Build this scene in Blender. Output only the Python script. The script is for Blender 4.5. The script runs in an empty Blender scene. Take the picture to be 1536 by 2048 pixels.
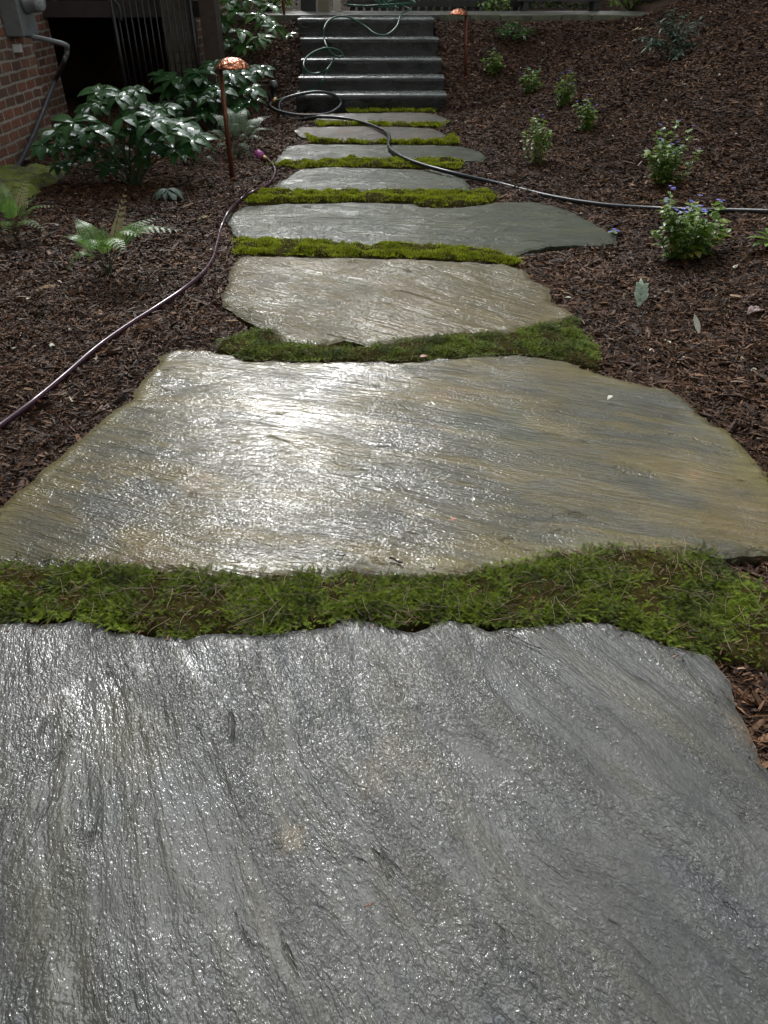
import bpy, math, random
import numpy as np
from mathutils import Vector, geometry
R = math.radians
scene = bpy.context.scene

# ---------------------------------------------------------------- camera, world, sun, exposure
CAM_H, PITCH, FPX = 1.35, R(36), 1479.0
cam_d = bpy.data.cameras.new("camera"); cam = bpy.data.objects.new("camera", cam_d)
scene.collection.objects.link(cam); scene.camera = cam
cam.location = (0, 0, CAM_H); cam.rotation_euler = (math.pi/2 - PITCH, 0, 0)
cam_d.sensor_fit = 'VERTICAL'; cam_d.sensor_height = 36; cam_d.lens = 36*FPX/2048
cam_d.clip_start = 0.02; cam_d.clip_end = 2000

SUN_EL, SUN_AZ = R(38), R(-9)          # azimuth from +Y, negative = towards -X
world = bpy.data.worlds.new("World"); scene.world = world; world.use_nodes = True
wn = world.node_tree; bg = wn.nodes['Background']
sky = wn.nodes.new('ShaderNodeTexSky'); sky.sky_type = 'NISHITA'; sky.sun_disc = False
sky.sun_elevation = SUN_EL; sky.sun_rotation = SUN_AZ; sky.air_density = 1.0; sky.dust_density = 1.2; sky.ozone_density = 1.0
hs = wn.nodes.new('ShaderNodeHueSaturation'); hs.inputs['Saturation'].default_value = 0.18
wn.links.new(sky.outputs[0], hs.inputs['Color']); 
# noise cloud; bright patch by the hidden sun added for glare on the stones
tcw = wn.nodes.new('ShaderNodeTexCoord'); nzw = wn.nodes.new('ShaderNodeTexNoise'); nzw.inputs['Scale'].default_value = 2.6; nzw.inputs['Detail'].default_value = 7; nzw.inputs['Roughness'].default_value = .58
wn.links.new(tcw.outputs['Generated'], nzw.inputs['Vector'])
dt = wn.nodes.new('ShaderNodeVectorMath'); dt.operation = 'DOT_PRODUCT'; wn.links.new(tcw.outputs['Generated'], dt.inputs[0])
_a, _e = R(-13), R(46); dt.inputs[1].default_value = (math.sin(_a)*math.cos(_e), math.cos(_a)*math.cos(_e), math.sin(_e))
mr1 = wn.nodes.new('ShaderNodeMapRange'); wn.links.new(dt.outputs['Value'], mr1.inputs[0]); mr1.inputs[1].default_value = .60; mr1.inputs[2].default_value = .98; mr1.inputs[3].default_value = 0; mr1.inputs[4].default_value = .27
ad = wn.nodes.new('ShaderNodeMath'); ad.operation = 'ADD'; wn.links.new(nzw.outputs['Fac'], ad.inputs[0]); wn.links.new(mr1.outputs[0], ad.inputs[1])
mr2 = wn.nodes.new('ShaderNodeMapRange'); wn.links.new(ad.outputs[0], mr2.inputs[0]); mr2.inputs[1].default_value = .62; mr2.inputs[2].default_value = .76
mxw = wn.nodes.new('ShaderNodeMix'); mxw.data_type = 'RGBA'; wn.links.new(mr2.outputs[0], mxw.inputs[0]); wn.links.new(hs.outputs[0], mxw.inputs[6]); mxw.inputs[7].default_value = (24.0, 25.0, 26.0, 1)
wn.links.new(mxw.outputs[2], bg.inputs[0])
bg.inputs[1].default_value = 0.12
sun_d = bpy.data.lights.new("sun", 'SUN'); sun_d.energy = 1.15; sun_d.angle = R(10); sun_d.color = (1, .985, .97)
sun = bpy.data.objects.new("sun", sun_d); scene.collection.objects.link(sun)
sd = Vector((math.sin(SUN_AZ)*math.cos(SUN_EL), math.cos(SUN_AZ)*math.cos(SUN_EL), math.sin(SUN_EL)))
sun.rotation_euler = sd.to_track_quat('Z', 'Y').to_euler(); sun.location = sd*40
scene.view_settings.view_transform = 'Standard'; scene.view_settings.look = 'None'
scene.view_settings.exposure = 1.3; scene.view_settings.gamma = 1
scene.render.engine = 'CYCLES'
scene.cycles.use_denoising = True; scene.cycles.sample_clamp_indirect = 4
scene.cycles.max_bounces = 6; scene.cycles.diffuse_bounces = 3; scene.cycles.glossy_bounces = 3
scene.cycles.transmission_bounces = 3; scene.cycles.transparent_max_bounces = 6

rng = np.random.default_rng(7); random.seed(7)

# ---------------------------------------------------------------- maths helpers
cP, sP = math.cos(PITCH), math.sin(PITCH)
def ray(px, py):
    v = 1024-py; return (px-768.0, FPX*cP+v*sP, v*cP-FPX*sP)
def at_z(px, py, z=0.0):
    d = ray(px, py); t = (z-CAM_H)/d[2]; return (d[0]*t, d[1]*t, z)
def at_y(px, py, y):
    d = ray(px, py); t = y/d[1]; return (d[0]*t, y, CAM_H+d[2]*t)
def at_x(px, py, x):
    d = ray(px, py); t = x/d[0]; return (x, d[1]*t, CAM_H+d[2]*t)

def _h(ix, iy, s):
    n = (ix.astype(np.int64)*374761393 + iy.astype(np.int64)*668265263 + s*982451653) & 0xffffffff
    n = ((n ^ (n >> 13))*1274126177) & 0xffffffff
    return ((n ^ (n >> 16)) & 0xffff)/65535.0
def noise(x, y, s=0):
    x = np.asarray(x, float); y = np.asarray(y, float)
    ix = np.floor(x); iy = np.floor(y); fx = x-ix; fy = y-iy
    u = fx*fx*fx*(fx*(fx*6-15)+10); w = fy*fy*fy*(fy*(fy*6-15)+10)
    def g(a, b):
        th = _h(ix+a, iy+b, s)*2*math.pi; return np.cos(th)*(fx-a)+np.sin(th)*(fy-b)
    return ((g(0,0)*(1-u)+g(1,0)*u)*(1-w)+(g(0,1)*(1-u)+g(1,1)*u)*w)*1.4
def fbm(x, y, o=4, s=0, l=2.03, gn=.5):
    r = 0; a = 1.0
    for i in range(o): r = r+a*noise(np.asarray(x)*l**i+i*17.3, np.asarray(y)*l**i-i*9.1, s+i); a *= gn
    return r
def sstep(a, b, x):
    t = np.clip((np.asarray(x, float)-a)/(b-a), 0, 1); return t*t*(3-2*t)

# ---------------------------------------------------------------- terrain
STAIR_X = (-1.06, 0.68)
def hbase(x, y):
    x = np.asarray(x, float); y = np.asarray(y, float)
    x0 = np.interp(y, [0, 1.7, 3.3, 4.9, 6.4, 8, 10], [1.75, 1.6, 1.35, 1.8, 1.45, 1.3, 1.15])
    w = .22; k = np.clip((x-x0)/w, -30, 30)
    bank = .35*w*np.log1p(np.exp(k)); bank = np.minimum(bank, 1.3+.15*np.maximum(x-5.2, 0))
    bank = np.minimum(bank, 3.0)
    ramp = .85*sstep(9.9, 12.3, y)*sstep(-2.9, -2.1, x)
    ramp = np.where((x > STAIR_X[0]-.02) & (x < STAIR_X[1]+.02) & (y < 12.2), np.minimum(ramp, .02*0), ramp)
    h = np.maximum(bank, ramp)+.10*np.exp(-((bank-ramp)/.14)**2)*(np.minimum(bank, ramp) > .02)*.6
    h = np.where((y > 12.3) & (x < 3.9), .85, h)
    h = h + .05*sstep(-1.1, -2.2, x)*sstep(9, 5, y)*0
    return h-.02
def hdet(x, y):
    return .016*fbm(np.asarray(x)*3.1, np.asarray(y)*3.1, 3, 3)+.008*fbm(np.asarray(x)*14, np.asarray(y)*14, 3, 9)
def H(x, y): return float(hbase(x, y)+hdet(x, y))
def ground_at(px, py, lift=0.0):
    d = ray(px, py); lo = .15
    t = .15/1500.
    while t*d[1] < 16:
        x, y, z = d[0]*t, d[1]*t, CAM_H+d[2]*t
        if z <= H(x, y)+lift: return (x, y, z)
        t *= 1.004
    return (x, y, H(x, y)+lift)

# ---------------------------------------------------------------- object helpers
def link(o): scene.collection.objects.link(o); return o
def tag(o, label=None, cat=None, group=None, kind=None):
    if label: o['label'] = label
    if cat: o['category'] = cat
    if group: o['group'] = group
    if kind: o['kind'] = kind
    return o
def empty(name, loc, label, cat, group=None, rz=0):
    o = link(bpy.data.objects.new(name, None)); o.location = loc; o.rotation_euler = (0, 0, rz); o.empty_display_size = .05
    return tag(o, label, cat, group)
class MB:
    """collects arrays of vertices / faces, builds ONE mesh object"""
    def __init__(s): s.v = []; s.q = []; s.t = []; s.n = 0; s.tone = []
    def add(s, v, q=None, t=None, tone=.5):
        v = np.asarray(v, float).reshape(-1, 3)
        if q is not None and len(q): s.q.append(np.asarray(q, int).reshape(-1, 4)+s.n)
        if t is not None and len(t): s.t.append(np.asarray(t, int).reshape(-1, 3)+s.n)
        s.tone.append(np.broadcast_to(np.asarray(tone, float), (len(v),)).copy()); s.v.append(v); s.n += len(v)
    def scatter(s, tv, tq, tt, pos, B, tone):
        """tv (k,3) template; pos (n,3); B (n,3,3) columns = basis"""
        n, k = len(pos), len(tv)
        v = np.einsum('nij,kj->nki', B, tv)+pos[:, None, :]
        off = (np.arange(n)*k)[:, None, None]
        q = (np.asarray(tq)[None]+off).reshape(-1, 4) if tq is not None and len(tq) else None
        t = (np.asarray(tt)[None]+off).reshape(-1, 3) if tt is not None and len(tt) else None
        s.add(v.reshape(-1, 3), q, t, np.repeat(np.asarray(tone), k))
    def box(s, x0, x1, y0, y1, z0, z1, tone=.5):
        v = [(x, y, z) for x in (x0, x1) for y in (y0, y1) for z in (z0, z1)]
        q = [(0,1,3,2), (4,6,7,5), (0,4,5,1), (2,3,7,6), (0,2,6,4), (1,5,7,3)]
        s.add(v, q, tone=tone)
    def tube(s, pts, r, n=8, caps=True, tone=.5):
        P = np.asarray(pts, float); m = len(P)
        rr = np.broadcast_to(np.asarray(r, float), (m,))
        T = np.gradient(P, axis=0); T /= np.linalg.norm(T, axis=1)[:, None]+1e-12
        u = np.cross(T[0], (0, 0, 1.0)); 
        if np.linalg.norm(u) < .1: u = np.cross(T[0], (1.0, 0, 0))
        u /= np.linalg.norm(u); V = []
        for i in range(m):
            u = u-T[i]*np.dot(u, T[i]); u /= np.linalg.norm(u)+1e-12; w = np.cross(T[i], u)
            a = np.arange(n)*2*math.pi/n
            V.append(P[i]+rr[i]*(np.cos(a)[:, None]*u+np.sin(a)[:, None]*w))
        V = np.concatenate(V); Q = []
        for i in range(m-1):
            for j in range(n):
                Q.append((i*n+j, i*n+(j+1) % n, (i+1)*n+(j+1) % n, (i+1)*n+j))
        tt = []
        if caps:
            c0 = len(V); V = np.vstack([V, P[0], P[-1]])
            for j in range(n): tt.append((c0, (j+1) % n, j)); tt.append((c0+1, (m-1)*n+j, (m-1)*n+(j+1) % n))
        s.add(V, Q, tt, tone)
    def lathe(s, prof, n=24, c=(0, 0, 0), tone=.5, axis='z'):
        V = []; Q = []
        for (r, z) in prof:
            for j in range(n):
                a = j*2*math.pi/n; p = (r*math.cos(a), r*math.sin(a), z)
                if axis == 'x': p = (z, p[0], p[1])
                V.append((p[0]+c[0], p[1]+c[1], p[2]+c[2]))
        for i in range(len(prof)-1):
            for j in range(n): Q.append((i*n+j, i*n+(j+1) % n, (i+1)*n+(j+1) % n, (i+1)*n+j))
        s.add(V, Q, tone=tone)
    def build(s, name, mat, parent=None, origin=None, smooth=True, attrs=None):
        v = np.concatenate(s.v).astype(np.float32); org = np.zeros(3)
        if origin is not None: org = np.asarray(origin, float); v = v-org.astype(np.float32)
        q = np.concatenate(s.q) if s.q else np.zeros((0, 4), int); t = np.concatenate(s.t) if s.t else np.zeros((0, 3), int)
        me = bpy.data.meshes.new(name); me.vertices.add(len(v)); me.vertices.foreach_set('co', v.ravel())
        lv = np.concatenate([q.ravel(), t.ravel()]).astype(np.int32); me.loops.add(len(lv)); me.loops.foreach_set('vertex_index', lv)
        st = np.concatenate([np.arange(len(q))*4, len(q)*4+np.arange(len(t))*3]).astype(np.int32)
        me.polygons.add(len(st)); me.polygons.foreach_set('loop_start', st)
        me.update(calc_edges=True); me.validate()
        me.polygons.foreach_set('use_smooth', np.full(len(me.polygons), smooth, bool))
        a = me.attributes.new('tone', 'FLOAT', 'POINT')
        tn = np.concatenate(s.tone).astype(np.float32)
        if len(tn) == len(me.vertices): a.data.foreach_set('value', tn)
        for k, val in (attrs or {}).items():
            a = me.attributes.new(k, 'FLOAT', 'POINT'); a.data.foreach_set('value', np.asarray(val, np.float32))
        me.materials.append(mat)
        o = link(bpy.data.objects.new(name, me))
        if parent is not None: o.parent = parent
        if origin is not None: o.location = org
        return o
def smooth_path(pts, n=8):
    P = [np.array(p, float) for p in pts]; P = [2*P[0]-P[1]]+P+[2*P[-1]-P[-2]]; out = []
    for i in range(1, len(P)-2):
        for k in range(n):
            t = k/n; a, b, c, d = P[i-1:i+3]
            out.append(.5*((2*b)+(c-a)*t+(2*a-5*b+4*c-d)*t*t+(3*b-a-3*c+d)*t**3))
    out.append(P[-2]); return np.array(out)
def rotz(a): c, s = math.cos(a), math.sin(a); return np.array([[c,-s,0],[s,c,0],[0,0,1.]])
def roty(a): c, s = math.cos(a), math.sin(a); return np.array([[c,0,s],[0,1,0],[-s,0,c]])
def rotx(a): c, s = math.cos(a), math.sin(a); return np.array([[1,0,0],[0,c,-s],[0,s,c]])

# ---------------------------------------------------------------- materials
class NT:
    def __init__(s, name):
        s.m = bpy.data.materials.new(name); s.m.use_nodes = True; s.t = s.m.node_tree; s.b = s.t.nodes['Principled BSDF']
        s.out = s.t.nodes['Material Output']; s._tc = None
    def n(s, typ, **kw):
        o = s.t.nodes.new('ShaderNode'+typ)
        for k, v in kw.items():
            if k.startswith('i_'): s.set(o.inputs[int(k[2:]) if k[2:].isdigit() else k[2:].replace('_', ' ')], v)
            else: setattr(o, k, v)
        return o
    def set(s, sock, v):
        if isinstance(v, bpy.types.NodeSocket): s.t.links.new(v, sock)
        else: sock.default_value = v
    def tc(s, kind='Object'):
        if s._tc is None: s._tc = s.n('TexCoord')
        return s._tc.outputs[kind]
    def mapping(s, src, scale=(1,1,1), rot=(0,0,0), loc=(0,0,0)):
        if any(rot) and tuple(scale) != (1, 1, 1):
            p = s.n('Mapping'); s.set(p.inputs[0], src); p.inputs['Rotation'].default_value = rot; src = p.outputs[0]; rot = (0, 0, 0)
        o = s.n('Mapping'); s.set(o.inputs[0], src); o.inputs['Scale'].default_value = scale; o.inputs['Rotation'].default_value = rot; o.inputs['Location'].default_value = loc
        return o.outputs[0]
    def noise(s, src, scale, detail=4, rough=.55, dist=0.0, col=False):
        o = s.n('TexNoise'); s.set(o.inputs['Vector'], src); o.inputs['Scale'].default_value = scale; o.inputs['Detail'].default_value = detail
        o.inputs['Roughness'].default_value = rough; o.inputs['Distortion'].default_value = dist
        return o.outputs['Color' if col else 'Fac']
    def math(s, op, a, b=0.0, c=None, clamp=False):
        o = s.n('Math', operation=op, use_clamp=clamp); s.set(o.inputs[0], a); s.set(o.inputs[1], b)
        if c is not None: s.set(o.inputs[2], c)
        return o.outputs[0]
    def mr(s, v, a, b, c=0.0, d=1.0, smooth=False):
        o = s.n('MapRange'); 
        if smooth: o.interpolation_type = 'SMOOTHSTEP'
        for i, x in enumerate((v, a, b, c, d)): s.set(o.inputs[i], x)
        return o.outputs[0]
    def mix(s, f, a, b):
        o = s.n('Mix', data_type='RGBA'); s.set(o.inputs[0], f)
        for i, x in ((6, a), (7, b)): s.set(o.inputs[i], x if isinstance(x, bpy.types.NodeSocket) else (*x, 1))
        return o.outputs[2]
    def ramp(s, f, stops):
        o = s.n('ValToRGB'); s.set(o.inputs[0], f); e = o.color_ramp.elements
        while len(e) < len(stops): e.new(.5)
        for el, (p, c) in zip(e, stops): el.position = p; el.color = (*c, 1)
        return o.outputs[0]
    def attr(s, name): return s.n('Attribute', attribute_name=name).outputs['Fac']
    def bump(s, h, dist, strength=1.0, nrm=None):
        o = s.n('Bump'); s.set(o.inputs['Height'], h); o.inputs['Distance'].default_value = dist; o.inputs['Strength'].default_value = strength
        if nrm is not None: s.set(o.inputs['Normal'], nrm)
        return o.outputs[0]
    def bsdf(s, **kw):
        for k, v in kw.items():
            sock = s.b.inputs[k.replace('_', ' ')]
            if isinstance(v, tuple) and len(v) == 3: v = (*v, 1)
            s.set(sock, v)
        return s.m
def simple(name, col, rough=.5, metal=0.0, var=.25, scale=12, bump=0.0, bscale=60, **kw):
    m = NT(name); nz = m.noise(m.tc(), scale, 5, .6)
    c2 = tuple(x*(1-var) for x in col); c1 = tuple(min(1, x*(1+var)) for x in col)
    args = dict(Base_Color=m.mix(m.mr(nz, .3, .7), c2, c1), Roughness=m.mr(m.noise(m.tc(), scale*2.3, 3), .3, .7, max(0.02, rough-.12), min(1, rough+.12)), Metallic=metal)
    if bump: args['Normal'] = m.bump(m.noise(m.tc(), bscale, 5), bump)
    args.update(kw); return m.bsdf(**args)

def stone_mat(name, ang, cols, streak=1.0, pit=1.0, rough=(.16, .40), olive=.5, seed=0., edge=None, streaksc=9., warp=.35, fine=1.0, bend=0.0, puddle=.62, spots=(), fsc=85., fst=1.5, coat=1.0):
    """wet cleft flagstone; ang: direction of the cleft (radians from +X)"""
    m = NT(name); co = m.tc('Object')
    wv = m.noise(m.mapping(co, loc=(seed, seed*.7, 0)), 1.3, 2, .5, col=True)
    o = m.n('VectorMath', operation='SCALE'); m.set(o.inputs[0], wv); o.inputs['Scale'].default_value = warp
    a = m.n('VectorMath', operation='ADD'); m.set(a.inputs[0], co); m.set(a.inputs[1], o.outputs[0]); wc = a.outputs[0]
    if bend:
        sx = m.n('SeparateXYZ'); m.set(sx.inputs[0], wc); cx_ = m.n('CombineXYZ')
        yy = m.math('MULTIPLY', sx.outputs[0], sx.outputs[1]); m.set(cx_.inputs[0], m.math('ADD', sx.outputs[0], m.math('MULTIPLY', yy, bend))); m.set(cx_.inputs[1], sx.outputs[1]); wc = cx_.outputs[0]
    sv = m.mapping(wc, scale=(1.0, 7.0, 1), rot=(0, 0, -ang), loc=(seed*3, 0, 0))
    st = m.noise(sv, streaksc, 3.5, .55, .4)
    st2 = m.noise(m.mapping(wc, scale=(1.0, 4.5, 1), rot=(0, 0, -ang), loc=(seed, 5, 0)), 2.1, 4, .55, .3)
    big = m.noise(m.mapping(co, loc=(seed*2, 3, seed)), 1.7, 5, .6, .6)
    med = m.noise(m.mapping(co, loc=(1, seed, seed)), 6.5, 5, .62, .4)
    sp = m.noise(co, 130, 3, .7)
    base = m.mix(m.mr(big, .35, .65, smooth=True), cols[0], cols[1])
    base = m.mix(m.math('MULTIPLY', m.mr(st2, .42, .68, smooth=True), olive, clamp=True), base, cols[2])
    base = m.mix(m.math('MULTIPLY', m.mr(med, .55, .72, smooth=True), .55), base, cols[3])
    base = m.mix(m.math('MULTIPLY', m.mr(sp, .35, .7), .35), base, tuple(c*.45 for c in cols[0]))
    ob = m.noise(m.mapping(co, loc=(seed+4, 2, 0)), 2.6, 3, .5)
    base = m.mix(m.math('MULTIPLY', m.mr(ob, .66, .78, smooth=True), .22), base, (.23, .12, .055))
    if edge is not None:
        e = m.attr('edge'); ew = m.math('ADD', e, m.mr(med, .3, .7, -.05, .05))
        base = m.mix(m.math('MULTIPLY', m.mr(ew, edge[0], 0.02, smooth=True), m.math('MULTIPLY', m.mr(big, .38, .58, .15, 1.0), edge[1])), base, edge[2])
    for (sx_, sy_, rr_, cc_, kk_) in spots:
        vd = m.n('VectorMath', operation='DISTANCE'); m.set(vd.inputs[0], m.mapping(co, scale=(1, 1, 0))); vd.inputs[1].default_value = (sx_, sy_, 0)
        dd = m.math('ADD', vd.outputs['Value'], m.mr(m.noise(co, 1.2/rr_, 4, .6), .3, .7, -rr_*.6, rr_*.6))
        base = m.mix(m.mr(dd, rr_*1.1, rr_*.35, 0, kk_, smooth=True), base, cc_)
    base = m.mix(m.mr(st, .36, .62, .0, 1.0), m.mix(.28, base, (.012,.013,.011)), m.mix(.05, base, (.26,.24,.18)))
    # heights, metres
    ck = m.noise(m.mapping(wc, scale=(1, fst*1.2, 1), rot=(0, 0, -ang)), fsc*.5, 2, .5, 1.0)
    f1 = m.noise(m.mapping(wc, scale=(1, fst, 1), rot=(0, 0, -ang)), fsc, 1.2, .45, .9)
    f2 = m.noise(co, fsc*2.2, 1, .5)
    pn = m.noise(m.mapping(wc, scale=(1, 2.4, 1), rot=(0, 0, -ang), loc=(seed, 1, 9)), 2.6, 5, .6, .5)
    pm = m.mr(pn, .38, .62, .42, 1.1, smooth=True)
    pud = m.mr(m.noise(m.mapping(wc, scale=(1, 3.0, 1), rot=(0, 0, -ang), loc=(seed+2, 4, 1)), 4.4, 5, .62, .7), puddle, puddle+.13, smooth=True)
    hgt = m.math('ADD', m.math('MULTIPLY', st, .013*streak), m.math('MULTIPLY', st2, .014*streak))
    fh = m.math('ADD', m.math('MULTIPLY', f1, .62/fsc*pit), m.math('MULTIPLY', ck, .9/fsc*pit))
    fh = m.math('ADD', fh, m.math('MULTIPLY', f2, .08/fsc*fine))
    hgt = m.math('ADD', m.math('MULTIPLY', hgt, m.math('SUBTRACT', 1.0, m.math('MULTIPLY', pud, .7))), m.math('MULTIPLY', fh, m.math('MULTIPLY', pm, m.math('SUBTRACT', 1.0, m.math('MULTIPLY', pud, .93)))))
    bmp = m.bump(hgt, 1.0, 1.0)
    dry = m.mr(m.noise(m.mapping(co, loc=(seed+7, 1, 0)), 3.4, 5, .6, .5), .40, .66, smooth=True)
    rg = m.math('MAXIMUM', .02, m.math('SUBTRACT', m.mr(dry, 0, 1, rough[0], rough[1]), m.math('MULTIPLY', pud, .03)))
    base = m.mix(m.math('MULTIPLY', pud, .35), base, tuple(c*.5 for c in cols[1]))
    return m.bsdf(Base_Color=base, Roughness=.6, Normal=bmp, Specular_IOR_Level=.12, Coat_Weight=m.mr(dry, 0, 1, coat, .45*coat), Coat_Roughness=rg, Coat_IOR=1.34, Coat_Normal=bmp)

GREY = [(.054,.057,.054), (.092,.090,.082), (.095,.082,.045), (.036,.041,.045)]
WARM = [(.050,.048,.030), (.088,.075,.034), (.120,.088,.020), (.032,.033,.025)]
OLIV = [(.068,.056,.016), (.088,.067,.018), (.108,.070,.012), (.048,.046,.022)]
SLAT = [(.036,.044,.026), (.050,.057,.032), (.070,.064,.022), (.030,.037,.026)]
BRWN = [(.095,.080,.060), (.080,.078,.062), (.120,.080,.050), (.060,.058,.050)]

def leaf_mat(name, col, col2, rough=.3, trans=.15, spec=.5, vein=0.0, wet=0.0):
    m = NT(name); tn = m.attr('tone')
    c = m.mix(tn, col, col2); nz = m.noise(m.tc(), 30, 3)
    c = m.mix(m.math('MULTIPLY', nz, .5), c, tuple(x*.5 for x in col))
    args = dict(Base_Color=c, Roughness=rough, Specular_IOR_Level=spec)
    if wet: args.update(Normal=m.bump(m.noise(m.tc(), 55, 3, .6, .6), .004), Coat_Weight=wet, Coat_Roughness=.08)
    if trans: args['Subsurface_Weight'] = 0.0
    m.bsdf(**args)
    if trans:
        tr = m.n('BsdfTranslucent'); m.set(tr.inputs[0], m.mix(.5, c, tuple(min(1, x*1.6) for x in col2)))
        mx = m.n('MixShader'); mx.inputs[0].default_value = trans
        m.t.links.new(m.b.outputs[0], mx.inputs[1]); m.t.links.new(tr.outputs[0], mx.inputs[2]); m.t.links.new(mx.outputs[0], m.out.inputs[0])
    return m.m

def mulch_mat(name, bumpd=.012):
    m = NT(name); co = m.tc()
    n1 = m.noise(m.mapping(co, scale=(1, 2.6, 1), rot=(0, 0, .5)), 38, 6, .7, 1.2); n2 = m.noise(co, 3, 4)
    c = m.ramp(n1, [(.3, (.008,.005,.004)), (.5, (.050,.025,.015)), (.68, (.12,.062,.036))])
    c = m.mix(m.mr(n2, .35, .65, 0, .5), c, (.012,.009,.007))
    return m.bsdf(Base_Color=c, Roughness=.85, Normal=m.bump(n1, bumpd), Specular_IOR_Level=.15)
M_ground = mulch_mat('mulch_soil')
def chip_mat():
    m = NT('bark_chips'); tn = m.attr('tone')
    c = m.ramp(tn, [(0, (.012,.008,.005)), (.32, (.048,.023,.011)), (.60, (.135,.065,.029)), (.82, (.24,.120,.056)), (.92, (.37,.23,.13)), (.97, (.46,.33,.22)), (1, (.50,.42,.32))])
    nz = m.noise(m.mapping(m.tc(), scale=(1, 1, 1)), 160, 3, .6)
    c = m.mix(m.mr(nz, .35, .7, 0, .6), c, (.010,.007,.006))
    return m.bsdf(Base_Color=c, Roughness=m.mr(nz, .3, .7, .5, .85), Normal=m.bump(nz, .002), Specular_IOR_Level=.22)
M_chip = chip_mat()
M_moss = leaf_mat('moss_bright', (.085,.115,.006), (.46,.52,.025), .6, .2, .12)
M_moss_dk = leaf_mat('moss_fern', (.022,.030,.006), (.18,.25,.014), .6, .08, .12)
M_mossbase = simple('moss_base', (.030,.024,.007), .95, Specular_IOR_Level=.02, var=.5, scale=30, bump=.008, bscale=120)
M_straw = leaf_mat('dry_straw', (.10,.06,.035), (.32,.24,.14), .5, .1, .4)
M_hell = leaf_mat('hellebore_leaf', (.018,.068,.018), (.045,.125,.032), .55, .12, .1, wet=.6)
M_hell2 = leaf_mat('perennial_leaf', (.030,.095,.020), (.08,.18,.038), .5, .2, .1, wet=.5)
M_stem = leaf_mat('green_stem', (.030,.050,.015), (.055,.080,.025), .5, .1)
M_fern = leaf_mat('fern_green', (.06,.16,.02), (.19,.34,.07), .45, .25)
M_fernsilver = leaf_mat('fern_silver', (.07,.12,.06), (.24,.31,.19), .4, .2)
M_fernpale = leaf_mat('fern_pale', (.42,.38,.18), (.62,.58,.36), .5, .3)
M_shrub = leaf_mat('shrub_leaf', (.07,.15,.022), (.22,.34,.045), .4, .3, wet=.2)
M_shrubyel = leaf_mat('shrub_yellow', (.30,.28,.05), (.42,.36,.10), .5, .3)
M_grey = leaf_mat('grey_green_leaf', (.050,.085,.055), (.10,.15,.10), .45, .2)
M_blue = leaf_mat('blue_petal', (.16,.16,.62), (.32,.32,.82), .5, .3)
M_twig = simple('twig_bark', (.05,.035,.025), .7, var=.4)
M_tree = leaf_mat('tree_leaf', (.030,.060,.014), (.075,.13,.025), .5, .25)
M_treebright = leaf_mat('understory_leaf', (.10,.19,.03), (.25,.38,.06), .5, .35)
M_bark = simple('tree_bark', (.055,.045,.036), .85, var=.4, scale=8, bump=.02, bscale=25)

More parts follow.
